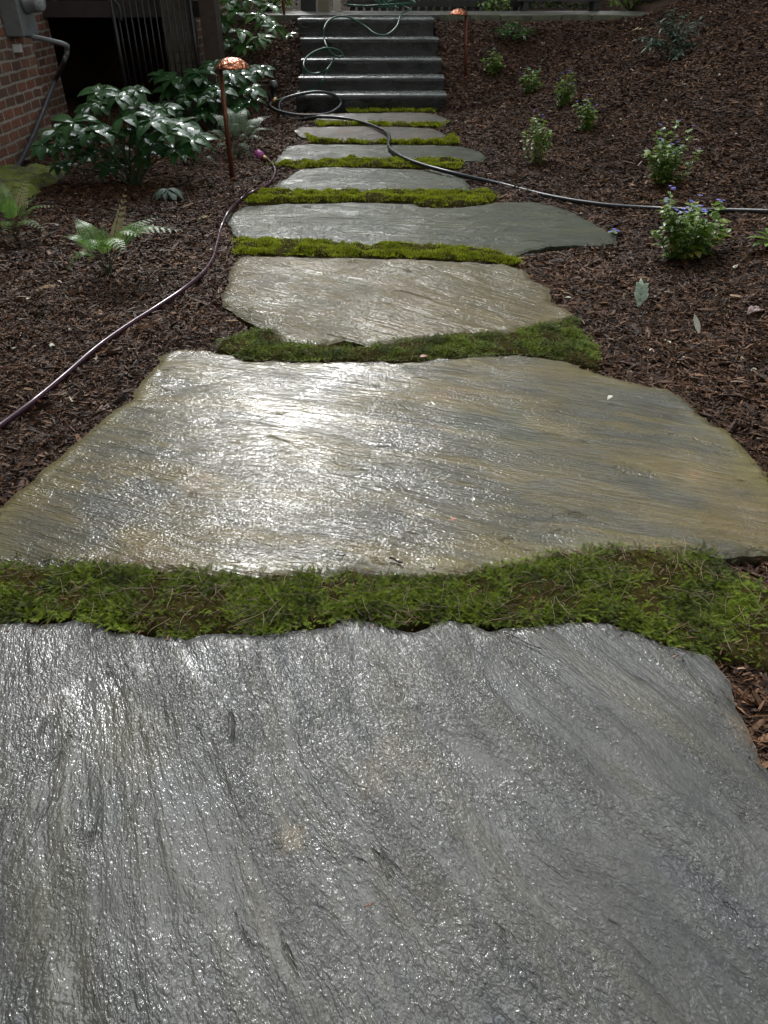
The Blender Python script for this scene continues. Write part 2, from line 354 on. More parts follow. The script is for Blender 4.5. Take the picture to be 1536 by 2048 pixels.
# ---------------------------------------------------------------- outlines traced on the ground plane
ST = {
1: dict(px=[(-330,1262),(-160,1250),(0,1245),(80,1240),(155,1236),(200,1248),(250,1262),(310,1268),(330,1262),(370,1275),(430,1265),(470,1262),(520,1272),(560,1262),(620,1258),(655,1250),(680,1242),(700,1236),(730,1234),(770,1238),(800,1256),(830,1262),(850,1252),(870,1238),(900,1240),(950,1248),(985,1262),(1030,1258),(1080,1248),(1130,1240),(1160,1238),(1200,1245),(1240,1255),(1290,1265),(1330,1285),(1380,1300),(1420,1312),(1450,1345),(1470,1400),(1490,1450),(1510,1490),(1536,1530),(1600,1640),(1680,1790)],
   extra=[(.62,.28),(.55,.0),(.30,-.20),(-.1,-.25),(-.6,-.2),(-.95,.0),(-1.05,.4),(-1.1,.75)]),
2: dict(px=[(315,712),(345,703),(370,698),(410,700),(445,706),(500,722),(560,722),(620,724),(700,722),(760,722),(830,722),(880,716),(930,712),(985,708),(1040,708),(1085,712),(1130,722),(1165,732),(1200,745),(1240,757),(1290,768),(1340,778),(1365,792),(1400,822),(1430,848),(1455,858),(1480,880),(1500,905),(1530,940),(1560,990),(1590,1060),(1560,1105),(1536,1108),(1470,1112),(1400,1108),(1330,1102),(1270,1100),(1200,1105),(1150,1110),(1100,1115),(1060,1130),(1010,1145),(960,1150),(900,1150),(850,1152),(800,1155),(740,1148),(700,1148),(640,1155),(580,1152),(520,1155),(470,1155),(430,1158),(400,1148),(350,1142),(300,1140),(250,1135),(150,1135),(60,1132),(0,1132),(-80,1130),(-120,1110),(-60,1050),(0,1012),(60,960),(120,910),(180,855),(230,815),(265,797),(268,780),(300,745),(320,725),(313,716)]),
3: dict(px=[(480,512),(560,512),(640,515),(700,514),(780,517),(860,520),(950,525),(1010,528),(1050,540),(1065,560),(1100,575),(1103,600),(1130,615),(1150,632),(1145,640),(1100,648),(1050,655),(1000,668),(940,665),(870,675),(800,680),(740,692),(690,680),(650,690),(600,690),(570,688),(545,665),(525,655),(490,640),(465,622),(445,610),(442,590),(455,570),(462,540),(470,520)]),
4: dict(px=[(490,412),(560,408),(640,407),(700,405),(780,406),(830,407),(838,414),(900,415),(960,410),(1010,402),(1060,402),(1100,408),(1140,420),(1180,440),(1215,462),(1235,470),(1230,482),(1200,490),(1150,490),(1100,492),(1060,500),(1030,510),(1000,505),(960,498),(900,497),(840,495),(760,488),(720,492),(660,485),(600,485),(560,478),(520,480),(480,478),(465,465),(462,455),(450,440),(455,428),(475,420)]),
5: dict(px=[(600,338),(650,334),(720,335),(780,336),(850,338),(900,340),(925,352),(938,370),(945,385),(930,388),(880,386),(820,385),(760,386),(700,386),(640,385),(600,385),(545,378),(555,365),(575,355),(590,343)]),
6: dict(px=[(575,292),(620,288),(700,288),(780,289),(850,290),(920,292),(960,302),(975,315),(960,322),(900,320),(850,322),(780,322),(700,320),(640,322),(590,325),(550,323),(560,310)]),
7: dict(px=[(600,254),(660,253),(740,252),(800,253),(860,255),(880,262),(900,275),(905,283),(860,287),(800,285),(740,286),(690,283),(640,282),(600,272),(588,262)]),
8: dict(px=[(640,228),(700,226),(780,225),(850,225),(870,228),(900,240),(890,250),(800,249),(700,248),(640,246),(620,235)]),
}
STONE_Z = .015
for k, s in ST.items():
    s['w'] = np.array([at_z(p[0], p[1], STONE_Z)[:2] for p in s['px']]+list(s.get('extra', [])))
MO = {
1: [(-300,1135),(0,1128),(150,1135),(300,1138),(420,1156),(560,1155),(700,1148),(800,1156),(960,1150),(1060,1130),(1110,1114),(1200,1105),(1300,1102),(1420,1112),(1460,1150),(1536,1190),(1680,1250),(1720,1420),(1620,1390),(1536,1345),(1440,1320),(1330,1288),(1240,1258),(1160,1240),(1030,1262),(900,1244),(800,1262),(700,1242),(560,1268),(370,1280),(250,1264),(155,1240),(0,1248),(-300,1262)],
2: [(436,690),(470,678),(510,665),(545,662),(570,690),(640,694),(740,697),(800,686),(900,676),(1000,670),(1080,655),(1150,640),(1162,660),(1190,700),(1200,742),(1160,734),(1085,716),(1040,712),(930,718),(820,726),(700,726),(600,727),(500,724),(440,706)],
3: [(468,480),(520,482),(620,484),(720,492),(800,492),(900,496),(1000,508),(1035,518),(1040,532),(1000,530),(860,520),(780,518),(640,516),(560,513),(470,512)],
4: [(490,402),(520,384),(600,385),(700,387),(820,385),(900,388),(980,386),(994,400),(960,411),(900,416),(838,415),(828,407),(700,406),(560,409),(495,411)],
5: [(535,331),(600,325),(700,320),(800,322),(900,320),(930,326),(920,338),(800,337),(700,336),(600,338)],
6: [(612,272),(640,283),(740,287),(800,285),(880,286),(905,272),(918,290),(850,291),(780,290),(700,289),(620,288)],
7: [(630,247),(700,248),(800,250),(890,250),(898,246),(880,256),(800,254),(740,253),(640,254)],
8: [(690,221),(780,220),(872,220),(870,226),(780,226),(700,227)],
}
MOW = {k: np.array([at_z(p[0], p[1], 0)[:2] for p in v]) for k, v in MO.items()}
def inpoly(P, poly):
    x, y = P[:, 0], P[:, 1]; r = np.zeros(len(P), bool); j = len(poly)-1
    for i in range(len(poly)):
        xi, yi = poly[i]; xj, yj = poly[j]
        c = ((yi > y) != (yj > y)) & (x < (xj-xi)*(y-yi)/(yj-yi+1e-12)+xi); r ^= c; j = i
    return r
def polydist(P, poly):
    d = np.full(len(P), 1e9); n = len(poly)
    for i in range(n):
        a = poly[i]; b = poly[(i+1) % n]; ab = b-a; t = np.clip(((P-a)@ab)/(ab@ab+1e-12), 0, 1)
        d = np.minimum(d, np.hypot(*(P-(a+t[:, None]*ab)).T))
    return d
def resample(poly, step, jit=0.0, seed=0):
    out = []; n = len(poly)
    for i in range(n):
        a, b = poly[i], poly[(i+1) % n]; L = np.hypot(*(b-a)); m = max(1, int(round(L/step)))
        for k in range(m): out.append(a+(b-a)*k/m)
    out = np.array(out)
    if jit:
        out = out+jit*np.stack([fbm(out[:, 0]*11, out[:, 1]*11, 3, seed), fbm(out[:, 0]*11+50, out[:, 1]*11, 3, seed+5)], 1)
    return out

# ---------------------------------------------------------------- ground
def axis(segs):
    out = []
    for a, b, n in segs: out += list(np.linspace(a, b, n, endpoint=False))
    out.append(segs[-1][1]); return np.array(out)
gx = axis([(-300,-20,8), (-20,-4,24), (-4,6.2,400), (6.2,20,20), (20,300,8)])
gy = axis([(-300,-20,8), (-20,0,16), (0,12.6,500), (12.6,24,24), (24,400,9)])
GX, GY = np.meshgrid(gx, gy)
GZ = hbase(GX, GY)+hdet(GX, GY)
allst = np.zeros(GX.shape, bool); Pg = np.stack([GX.ravel(), GY.ravel()], 1)
near = (np.abs(Pg[:, 0]) < 2.2) & (Pg[:, 1] > -.5) & (Pg[:, 1] < 10.4)
inn = np.zeros(len(Pg), bool)
for s in ST.values(): inn[near] |= inpoly(Pg[near], s['w'])
gz = GZ.ravel(); gz[inn] = np.minimum(gz[inn], -.035); GZ = gz.reshape(GX.shape)
mb = MB(); ny, nx = GX.shape; idx = np.arange(nx*ny).reshape(ny, nx)
mb.add(np.stack([GX.ravel(), GY.ravel(), GZ.ravel()], 1), np.stack([idx[:-1, :-1], idx[:-1, 1:], idx[1:, 1:], idx[1:, :-1]], -1).reshape(-1, 4))
tag(mb.build('ground', M_ground), kind='structure')

# ---------------------------------------------------------------- flagstones
stone_info = {
1: ("large grey wet flagstone at the near end of the path, below the widest moss band", 0.012, dict(fsc=80., fst=1.6, ang=R(118), cols=GREY, streak=.45, pit=.38, rough=(.09,.22), puddle=.63, olive=.35, seed=1.3, streaksc=3.2, fine=1.2, bend=.35, warp=.22)),
2: ("broad wet flagstone with olive stained edge and orange spot, second from the near end", 0.011, dict(fsc=52., fst=3.2, ang=R(-17), cols=WARM, streak=.5, pit=.15, rough=(.04,.15), olive=.85, seed=2.1, warp=.14, edge=(.11,.7,(.115,.098,.026)), streaksc=7.)),
3: ("olive brown flagstone with ragged right side, third from near end", 0.013, dict(coat=.48, streaksc=5.5, fsc=34., fst=3.5, ang=R(-34), cols=OLIV, streak=0.75, pit=.24, rough=(.04,.15), olive=.7, warp=.15, seed=3.7)),
4: ("wide grey green flagstone tapering to a point towards the flowering plant", 0.016, dict(coat=.48, streaksc=4.2, fsc=26., fst=4., ang=R(-4), cols=SLAT, streak=0.85, pit=.24, rough=(.04,.15), olive=.5, warp=.15, seed=4.4)),
5: ("slate grey flagstone just in front of where the dark hose crosses the path", 0.02, dict(coat=.48, streaksc=3.4, fsc=22., fst=4., ang=R(-6), cols=SLAT, streak=0.8, pit=.24, rough=(.04,.15), olive=.2, warp=.15, seed=5.2)),
6: ("narrow dark grey flagstone lying under the dark hose with a rounded right end", 0.02, dict(coat=.48, streaksc=3.2, fsc=20., fst=4., ang=R(3), cols=SLAT, streak=0.8, pit=.24, rough=(.04,.15), olive=.15, warp=.15, seed=6.9)),
7: ("short reddish brown flagstone beyond the hose, second in front of the steps", 0.02, dict(coat=.48, streaksc=3.0, fsc=20., fst=4., ang=R(10), cols=BRWN, streak=0.8, pit=.24, rough=(.04,.15), olive=.5, warp=.15, seed=7.5)),
8: ("thin flagstone lying directly at the foot of the concrete steps", 0.02, dict(coat=.48, streaksc=3.0, fsc=20., fst=4., ang=R(0), cols=BRWN, streak=0.8, pit=.24, rough=(.04,.15), olive=.4, warp=.15, seed=8.1)),
}
STAINS = {1: [(580,1672,.04,(.13,.10,.06),.6), (545,1690,.02,(.03,.03,.028),.7), (775,1530,.08,(.13,.105,.065),.35), (445,1440,.10,(.045,.047,.044),.7), (620,1425,.07,(.045,.047,.044),.7), (250,1480,.14,(.07,.065,.045),.6), (1450,1800,.20,(.04,.046,.05),.5)],
 2: [(1390,950,.035,(.30,.13,.055),.6), (1390,950,.10,(.14,.10,.035),.5), (1490,1030,.20,(.12,.085,.03),.6), (905,1037,.012,(.42,.15,.08),.7), (1000,850,.2,(.05,.06,.035),.5), (300,1120,.14,(.13,.09,.04),.5), (260,1000,.22,(.045,.048,.044),.6)],
 3: [(540,560,.16,(.05,.042,.032),.5)], 7: [(690,262,.14,(.15,.075,.035),.7), (840,268,.12,(.14,.10,.05),.5)]}
def make_stone(k):
    lab, step, kw = stone_info[k]; W = ST[k]['w']
    B = resample(W, step, .010 if k < 5 else .012, k*7)
    mn, mx = B.min(0), B.max(0)
    xs = np.arange(mn[0], mx[0], step); ys = np.arange(mn[1], mx[1], step)
    G = np.stack(np.meshgrid(xs, ys), -1).reshape(-1, 2); G = G+rng.uniform(-.15, .15, G.shape)*step
    G = G[inpoly(G, B)]; G = G[polydist(G, B) > step*.6]
    nb = len(B)
    vs, es, fs, *_ = geometry.delaunay_2d_cdt([Vector(p) for p in np.vstack([B, G])], [(i, (i+1) % nb) for i in range(nb)], [], 1, 1e-6)
    V = np.array([tuple(v) for v in vs]); F = np.array([f for f in fs if len(f) == 3])
    c = V.mean(0); d = polydist(V, B)
    a = kw['ang']; u = (V[:, 0]*math.cos(a)+V[:, 1]*math.sin(a)); w = (-V[:, 0]*math.sin(a)+V[:, 1]*math.cos(a))
    wu = w+.12*fbm(u*.8, w*.8, 2, k)
    z = STONE_Z+.004*fbm(V[:, 0]*1.5, V[:, 1]*1.5, 3, k+40)+.0032*kw['streak']*fbm(u*1.6, wu*9, 4, k+60)
    if k == 1: z += .006*fbm(u*.9, wu*4.2, 3, 91)
    eb = np.exp(-(d/.014)**2); z -= eb*(.006+.006*np.abs(fbm(V[:, 0]*16, V[:, 1]*16, 2, k)))
    z += .003*sstep(.0, -.3, fbm(V[:, 0]*6, V[:, 1]*6, 3, k+5))*np.exp(-(d/.05)**2)
    m = MB(); top = np.column_stack([V, z])
    m.add(top, t=F)
    # boundary skirt: boundary verts are the first nb (cdt keeps order of inputs)
    bz = z[:nb]; low = np.column_stack([B+rng.normal(0, .002, B.shape), np.full(nb, -.05)])
    mid = np.column_stack([B+(B-c)*0+rng.normal(0, .0015, B.shape), bz*.5-.012])
    i = np.arange(nb); j = (i+1) % nb
    m.add(np.vstack([V[:nb].tolist() if False else np.column_stack([V[:nb], bz]), mid, low]),
          np.vstack([np.column_stack([j, i, nb+i, nb+j]), np.column_stack([nb+j, nb+i, 2*nb+i, 2*nb+j])]))
    edge = np.concatenate([d, np.zeros(3*nb)])
    kw = dict(kw); kw['spots'] = [(at_z(a_, b_, STONE_Z)[0]-c[0], at_z(a_, b_, STONE_Z)[1]-c[1], r_, c_, k_) for (a_, b_, r_, c_, k_) in STAINS.get(k, ())]
    mat = stone_mat('flagstone_%s' % ['','grey','olive_edge','brown','slate','slate_dark','slate_fine','rust','thin'][k], **kw)
    o = m.build('flagstone', mat, origin=(c[0], c[1], 0), attrs={'edge': edge})
    fl = [p.index for p in o.data.polygons if p.normal.z < -.05 and p.index >= 0]
    tag(o, lab, 'flagstone', 'flagstones of the garden path')
for k in ST: make_stone(k)

# ---------------------------------------------------------------- moss
def moss_band(k, n, hgt, mat, label, fern=False, lump=.02):
    W = MOW[k]; mn, mx = W.min(0)-.03, W.max(0)+.03
    # mounded base
    step = .016 if k < 3 else .03
    xs = np.arange(mn[0], mx[0]+step, step); ys = np.arange(mn[1], mx[1]+step, step)
    X, Y = np.meshgrid(xs, ys); P = np.stack([X.ravel(), Y.ravel()], 1); ins = inpoly(P, W); d = polydist(P, W)*np.where(ins, 1, -1)
    top = .012+lump*.5*sstep(0, .06, d)+lump*.6*fbm(P[:, 0]*9, P[:, 1]*9, 3, k+20)
    z = np.where(d > -.012, top, -.06)
    z = np.minimum(z, np.where(d > .0, 9, -.015))
    m = MB(); ny, nx = X.shape; idx = np.arange(nx*ny).reshape(ny, nx)
    keep = (d.reshape(ny, nx) > -.045); kq = keep[:-1, :-1] & keep[:-1, 1:] & keep[1:, 1:] & keep[1:, :-1]
    Q = np.stack([idx[:-1, :-1], idx[:-1, 1:], idx[1:, 1:], idx[1:, :-1]], -1)[kq]
    root = empty('moss_patch', (float(W[:, 0].mean()), float(W[:, 1].mean()), 0), label, 'moss', 'moss bands between the flagstones'); root['kind'] = 'stuff'
    m.add(np.column_stack([P, z]), Q)
    o = m.build('moss_mat', M_mossbase, origin=tuple(root.location)); o.parent = root; o.location = (0, 0, 0)
    # sprigs
    pts = rng.uniform(mn, mx, (n*6, 2)); ins = inpoly(pts, W); dd = polydist(pts, W)*np.where(ins, 1, -1)
    dens = sstep(-.022, .02, dd)*(.08+.92*sstep(-.36 if k == 1 else -.42, .22, fbm(pts[:, 0]*6, pts[:, 1]*6, 3, 70+k)))
    pts = pts[(rng.random(len(pts)) < dens)][:n]; n = len(pts)
    ins = inpoly(pts, W); dd = polydist(pts, W)*np.where(ins, 1, -1)
    pz = np.where(dd > -.004, .010+lump*.5*sstep(0, .06, dd)+lump*.6*fbm(pts[:, 0]*9, pts[:, 1]*9, 3, k+20), STONE_Z+.002)
    if fern:   # little fern-like moss frond lying outwards
        tv = []; tt = []
        ns = 7
        for i in range(ns):
            s_ = (i+.5)/ns; wl = .42*(1-s_)**.6*(.5+s_*.8)
            for sg in (-1, 1):
                b = len(tv); cx_ = s_; zz = .30*s_-.35*s_*s_
                tv += [(cx_-.05, 0, zz), (cx_+.05, 0, zz), (cx_+.14, sg*wl, zz+.02)]; tt.append((b, b+1, b+2))
        tv = np.array(tv)
        L = rng.uniform(.55, 1.25, n)*hgt; el = rng.uniform(-.1, .9, n)
    else:
        tv = np.array([(0,-.09,0),(0,.09,0),(.55,-.10,.05),(.55,.10,.05),(1,0,0), (.3,0,0),(.45,.28,.12),(.5,.02,.0),(.2,0,0),(.38,-.28,.12),(.42,-.02,.0)])
        tt = [(0,1,3),(0,3,2),(2,3,4),(5,7,6),(8,9,10)]
        L = rng.uniform(.5, 1.25, n)*hgt; el = rng.uniform(.2, 1.45, n)
    az = rng.uniform(0, 2*math.pi, n); ca, sa, ce, se = np.cos(az), np.sin(az), np.cos(el), np.sin(el)
    B = np.zeros((n, 3, 3)); B[:, :, 0] = np.stack([ca*ce, sa*ce, se], 1)*L[:, None]
    B[:, :, 1] = np.stack([-sa, ca, 0*sa], 1)*L[:, None]; B[:, :, 2] = np.stack([-ca*se, -sa*se, ce], 1)*L[:, None]
    tone = np.clip(.45+.5*fbm(pts[:, 0]*7, pts[:, 1]*7, 3, 33+k)+rng.normal(0, .32, n), 0, 1)
    m = MB(); m.scatter(tv, None, tt, np.column_stack([pts, pz]), B, tone)
    o = m.build('sprigs', mat, origin=tuple(root.location), smooth=False); o.parent = root; o.location = (0, 0, 0); o['kind'] = 'stuff'
moss_band(1, 32000, .019, M_moss_dk, 'wide dark green ferny moss band between the two nearest flagstones', True, .014)
moss_band(2, 26000, .015, M_moss_dk, 'green moss band wrapping the near edge of the olive brown flagstone', True, .016)
moss_band(3, 20000, .015, M_moss, 'bright moss band between the olive brown and the wide grey green flagstone', False, .03)
moss_band(4, 18000, .018, M_moss, 'thick bright moss band behind the wide grey green flagstone', False, .035)
moss_band(5, 9000, .020, M_moss, 'thin bright moss band in front of the rounded dark grey flagstone', False, .03)
moss_band(6, 5000, .030, M_moss, 'bright moss band in front of the short reddish brown flagstone', False, .03)
moss_band(7, 4000, .030, M_moss, 'faint moss band just in front of the flagstone at the foot of the steps', False, .02)
moss_band(8, 2500, .030, M_moss, 'thin moss line along the foot of the bottom step', False, .015)

# ---------------------------------------------------------------- mulch chips (stuff)
def free_mask(P, margin=-.012):
    ok = np.ones(len(P), bool)
    nr = (np.abs(P[:, 0]) < 2.2) & (P[:, 1] < 10.5)
    for s in ST.values():
        Q = P[nr]; b = inpoly(Q, s['w']); d = polydist(Q, s['w'])
        t = ok[nr]; t &= ~(b & (d > .010)); ok[nr] = t
    for w in MOW.values():
        Q = P[nr]; b = inpoly(Q, w) & (polydist(Q, w) > .02) & (rng.random(len(Q)) > .04); t = ok[nr]; t &= ~b; ok[nr] = t
    ok &= ~((P[:, 0] > STAIR_X[0]) & (P[:, 0] < STAIR_X[1]) & (P[:, 1] > 10.15))
    ok &= ~((P[:, 1] > 12.28) & (P[:, 0] < 3.95))
    return ok
def chips(n, xr, yr, Lr, wr, seed, curve, yd=None):
    P = np.column_stack([rng.uniform(*xr, n), rng.uniform(*yr, n)])
    vis = np.abs(P[:, 0]) < .75*(P[:, 1]*.809+.8)+.25
    P = P[vis]; P = P[free_mask(P)]; n = len(P)
    z = hbase(P[:, 0], P[:, 1])+hdet(P[:, 0], P[:, 1])+rng.uniform(-.002, .012, n)
    L = rng.uniform(*Lr, n)*rng.uniform(.6, 1.3, n); wd = rng.uniform(*wr, n)
    th = rng.uniform(0, 2*math.pi, n)+.8*fbm(P[:, 0]*2, P[:, 1]*2, 2, seed); el = rng.normal(0, .28, n); rl = rng.normal(0, .6, n)
    tv = np.array([(-.5,-.3,0),(-.5,.35,0),(-.15,-.5,curve),(-.2,.5,curve*.8),(.2,-.45,curve),(.15,.5,curve*1.1),(.5,-.15,0),(.45,.25,-.02),
                   (-.5,-.3,-.1),(-.15,-.5,curve-.12),(.2,-.45,curve-.12),(.5,-.15,-.1)])
    tq = [(0,2,3,1),(2,4,5,3),(4,6,7,5),(8,9,2,0),(9,10,4,2),(10,11,6,4)]
    ca, sa, ce, se = np.cos(th), np.sin(th), np.cos(el), np.sin(el)
    X = np.stack([ca*ce, sa*ce, se], 1); Y0 = np.stack([-sa, ca, 0*sa], 1); Z0 = np.cross(X, Y0)
    Y = Y0*np.cos(rl)[:, None]+Z0*np.sin(rl)[:, None]; Z = np.cross(X, Y)
    B = np.stack([X*L[:, None], Y*wd[:, None], Z*(L*.5)[:, None]], 2)
    tone = np.clip(rng.beta(2.0, 2.6, n)*.92+.12*fbm(P[:, 0]*1.5, P[:, 1]*1.5, 3, 5)+(rng.random(n) < .012)*.5, 0, 1)
    return tv, tq, np.column_stack([P, z]), B, tone
mb = MB()
for (n, xr, yr, Lr, wr, cv) in [
    (150000, (-2.6, 2.6), (.4, 4.2), (.018, .05), (.003, .009), .06), (60000, (-2.6, 2.6), (.4, 4.2), (.012, .04), (.0012, .003), .22),
    (170000, (-3.3, 5.0), (4.0, 8), (.022, .060), (.005, .013), .07), (110000, (-3.3, 6.0), (8, 12.6), (.03, .075), (.008, .018), .07),
    (16000, (-3.3, 5.0), (.4, 9), (.04, .11), (.008, .020), .08), (9000, (-2.6, 2.6), (.4, 4.5), (.03, .075), (.006, .014), .10)]:
    tv, tq, P, B, tone = chips(n, xr, yr, Lr, wr, 3, cv); mb.scatter(tv, tq, None, P, B, tone)
tag(mb.build('mulch', M_chip, smooth=False), 'shredded dark brown bark mulch covering the beds either side of the path', 'mulch', kind='stuff')
mb = MB()
for k, s_ in ST.items():
    B = resample(s_['w'], .02); n = int(len(B)*(2.2 if k < 5 else 1.0)); i = rng.integers(0, len(B), n); P = B[i]+rng.normal(0, .022, (n, 2)); P = P[inpoly(P, s_['w'])]
    n = len(P); th = rng.uniform(0, 6.28, n); L = rng.uniform(.004, .022, n); wd = rng.uniform(.001, .004, n); X = np.stack([np.cos(th), np.sin(th), rng.normal(0, .12, n)], 1); Y = np.stack([-np.sin(th), np.cos(th), 0*th], 1); Z = np.cross(X, Y)
    tv = np.array([(-.5,-.3,0),(-.5,.35,0),(0,-.5,.12),(0,.5,.1),(.5,-.15,0),(.45,.25,0)]); mb.scatter(tv, [(0,2,3,1),(2,4,5,3)], None, np.column_stack([P, np.full(n, STONE_Z+.003)]), np.stack([X*L[:, None], Y*wd[:, None], Z*(L*.5)[:, None]], 2), rng.beta(2, 3, n))
for k, n in ((1, 2600), (2, 900)):
    w = MOW[k]; P = rng.uniform(w.min(0), w.max(0), (n, 2)); P = P[inpoly(P, w)]; P = P[fbm(P[:, 0]*6, P[:, 1]*6, 3, 70+k) < .05]; n = len(P)
    th = rng.uniform(0, 6.28, n); L = rng.uniform(.008, .030, n); wd = rng.uniform(.001, .004, n); el = rng.normal(0, .3, n)
    X = np.stack([np.cos(th)*np.cos(el), np.sin(th)*np.cos(el), np.sin(el)], 1); Y = np.stack([-np.sin(th), np.cos(th), 0*th], 1); Z = np.cross(X, Y)
    mb.scatter(tv, [(0,2,3,1),(2,4,5,3)], None, np.column_stack([P, .018+.006*rng.random(n)]), np.stack([X*L[:, None], Y*wd[:, None], Z*(L*.5)[:, None]], 2), rng.beta(2, 3, n))
tag(mb.build('bark_crumbs', M_chip, smooth=False), 'small bark crumbs washed onto the rims of the flagstones', 'bark crumbs', kind='stuff')
# ================================================================ steps, patio, house
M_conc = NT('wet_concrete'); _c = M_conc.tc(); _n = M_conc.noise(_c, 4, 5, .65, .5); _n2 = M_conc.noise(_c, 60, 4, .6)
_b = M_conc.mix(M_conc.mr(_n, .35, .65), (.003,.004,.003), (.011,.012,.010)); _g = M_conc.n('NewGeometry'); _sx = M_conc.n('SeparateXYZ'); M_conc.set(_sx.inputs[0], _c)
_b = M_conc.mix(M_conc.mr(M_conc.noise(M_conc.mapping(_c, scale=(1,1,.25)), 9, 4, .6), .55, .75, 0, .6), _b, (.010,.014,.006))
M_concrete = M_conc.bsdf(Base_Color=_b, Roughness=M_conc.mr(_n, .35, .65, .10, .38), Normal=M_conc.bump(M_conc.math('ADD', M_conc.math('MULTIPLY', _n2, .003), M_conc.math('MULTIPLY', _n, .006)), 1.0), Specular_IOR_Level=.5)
M_patio = simple('patio_concrete', (.075,.075,.06), .45, var=.35, scale=5, bump=.006, bscale=60)
M_curb = simple('curb_stone', (.075,.078,.04), .6, var=.5, scale=7, bump=.01, bscale=40)

M_tread = simple('tread_painted_light', (.13,.14,.13), .22, var=.45, scale=9, bump=.006, bscale=30, Specular_IOR_Level=.6)  # step tops coloured paler to stand in for sky light on them
STEPS = [(.173, 10.20), (.319, 10.58), (.481, 10.96), (.682, 11.34), (.878, 11.72)]
SX = [(-1.07, .76), (-1.06, .75), (-1.05, .73), (-1.08, .71), (-1.14, .66)]
def stair_h(x, y):
    h = -1.0
    for (z, y0), (a, b) in zip(STEPS, SX):
        if y >= y0 and a < x < b: h = z
    return h
_PATHP = [s_['w'] for s_ in ST.values()]+list(MOW.values())
_gx, _gy = np.meshgrid(np.arange(-2.4, 2.42, .02)+.01, np.arange(0, 10.4, .02)+.01); _PG = np.zeros(_gx.size, bool)
for w in _PATHP: _PG |= inpoly(np.column_stack([_gx.ravel(), _gy.ravel()]), w)
_PG = _PG.reshape(_gx.shape)
def surf_h(x, y):
    if y > 12.3 and -2.6 < x < 3.9: return .90
    h = max(H(x, y), stair_h(x, y))
    if abs(x) < 2.4 and 0 < y < 10.3 and _PG[int(y/.02), int((x+2.4)/.02)]: h = max(h, .026)
    return h
def hit(px, py, lift=0.0):
    d = ray(px, py); t = .4/1500.
    while t*d[1] < 18:
        x, y, z = d[0]*t, d[1]*t, CAM_H+d[2]*t
        if z <= surf_h(x, y)+lift: return (x, y, z)
        t *= 1.0015
    return (x, y, z)
def part(mb, name, mat, root, smooth=True):
    o = mb.build(name, mat, origin=tuple(root.location), smooth=smooth); o.parent = root; o.location = (0, 0, 0); return o

root = empty('garden_steps', (-.1, 10.2, 0), 'five dark wet concrete steps climbing to the patio behind', 'steps')
prev = 0.0
for i, ((z, y0), (a, b)) in enumerate(zip(STEPS, SX)):
    m = MB(); y1 = 12.296; zl = -.1 if i == 0 else STEPS[i-1][0]-.0
    nxs = 60; xs = np.linspace(a, b, nxs); rr = .014
    prof = [(y0+.006, zl-.0), (y0+.003, z-.05), (y0, z-rr), (y0+rr*.4, z-rr*.3), (y0+rr*1.4, z), (y0+.12, z-.003), (y0+.25, z+.001), (y0+.40, z), (y1, z), (y1, zl)]
    V = np.array([[(x, p[0]+(.006*noise(x*5, p[1]*9+i, 5)+.010*min(0, noise(x*11, i*7.7, 15)+.25)*(p[1] > z-.04)*(p[0] < y0+.05))*(p[1] > zl), p[1]+(.004*noise(x*7, i*3.3+p[0]*4, 8)+.008*min(0, noise(x*9, i*5.1, 25)+.2)*(p[0] < y0+.02))*(p[1] > zl+.02)) for p in prof] for x in xs])
    # slight skew: the right ends stand a little farther back
    V[..., 1] += (V[..., 0]-a)*.020*(V[..., 1] < 12.2)
    k = len(prof); Q = [(i_*k+j, (i_+1)*k+j, (i_+1)*k+j+1, i_*k+j+1) for i_ in range(nxs-1) for j in range(k-1)]
    m.add(V.reshape(-1, 3), Q)
    for e, sgn in ((0, 1), (nxs-1, -1)):
        c = V[e]; n0 = len(c); m.add(c, t=[(0, j, j+1)[::sgn] for j in range(1, n0-1)])
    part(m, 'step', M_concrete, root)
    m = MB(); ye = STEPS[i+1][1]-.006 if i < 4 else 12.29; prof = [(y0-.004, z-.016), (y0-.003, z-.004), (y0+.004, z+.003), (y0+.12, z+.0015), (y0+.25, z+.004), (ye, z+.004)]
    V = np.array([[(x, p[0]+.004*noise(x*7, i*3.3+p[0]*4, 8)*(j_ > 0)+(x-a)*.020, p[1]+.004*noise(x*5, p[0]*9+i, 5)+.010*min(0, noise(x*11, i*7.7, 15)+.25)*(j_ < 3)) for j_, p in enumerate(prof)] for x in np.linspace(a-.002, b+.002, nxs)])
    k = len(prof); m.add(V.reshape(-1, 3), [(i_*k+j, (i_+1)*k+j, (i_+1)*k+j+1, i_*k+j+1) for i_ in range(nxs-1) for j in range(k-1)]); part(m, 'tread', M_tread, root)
m = MB(); m.box(-2.6, 3.95, 12.3, 13.7, .70, .90); o = m.build('patio', M_patio, smooth=False); tag(o, kind='structure')
m = MB()
xs = np.arange(-2.6, 3.9, .42); 
for i, x in enumerate(xs):
    if x+.42 > STAIR_X[0]-.1 and x < STAIR_X[1]: continue
    m.box(x+.004, x+.416, 12.22+.008*math.sin(i*2.3), 12.297, .60, .906+.004*math.sin(i*1.7))
o = m.build('stone_curb', M_curb, smooth=False); bv = o.modifiers.new('b', 'BEVEL'); bv.width = .01; bv.segments = 2
tag(o, 'low mossy grey stone curb edging the patio at the top of the bed', 'curb')

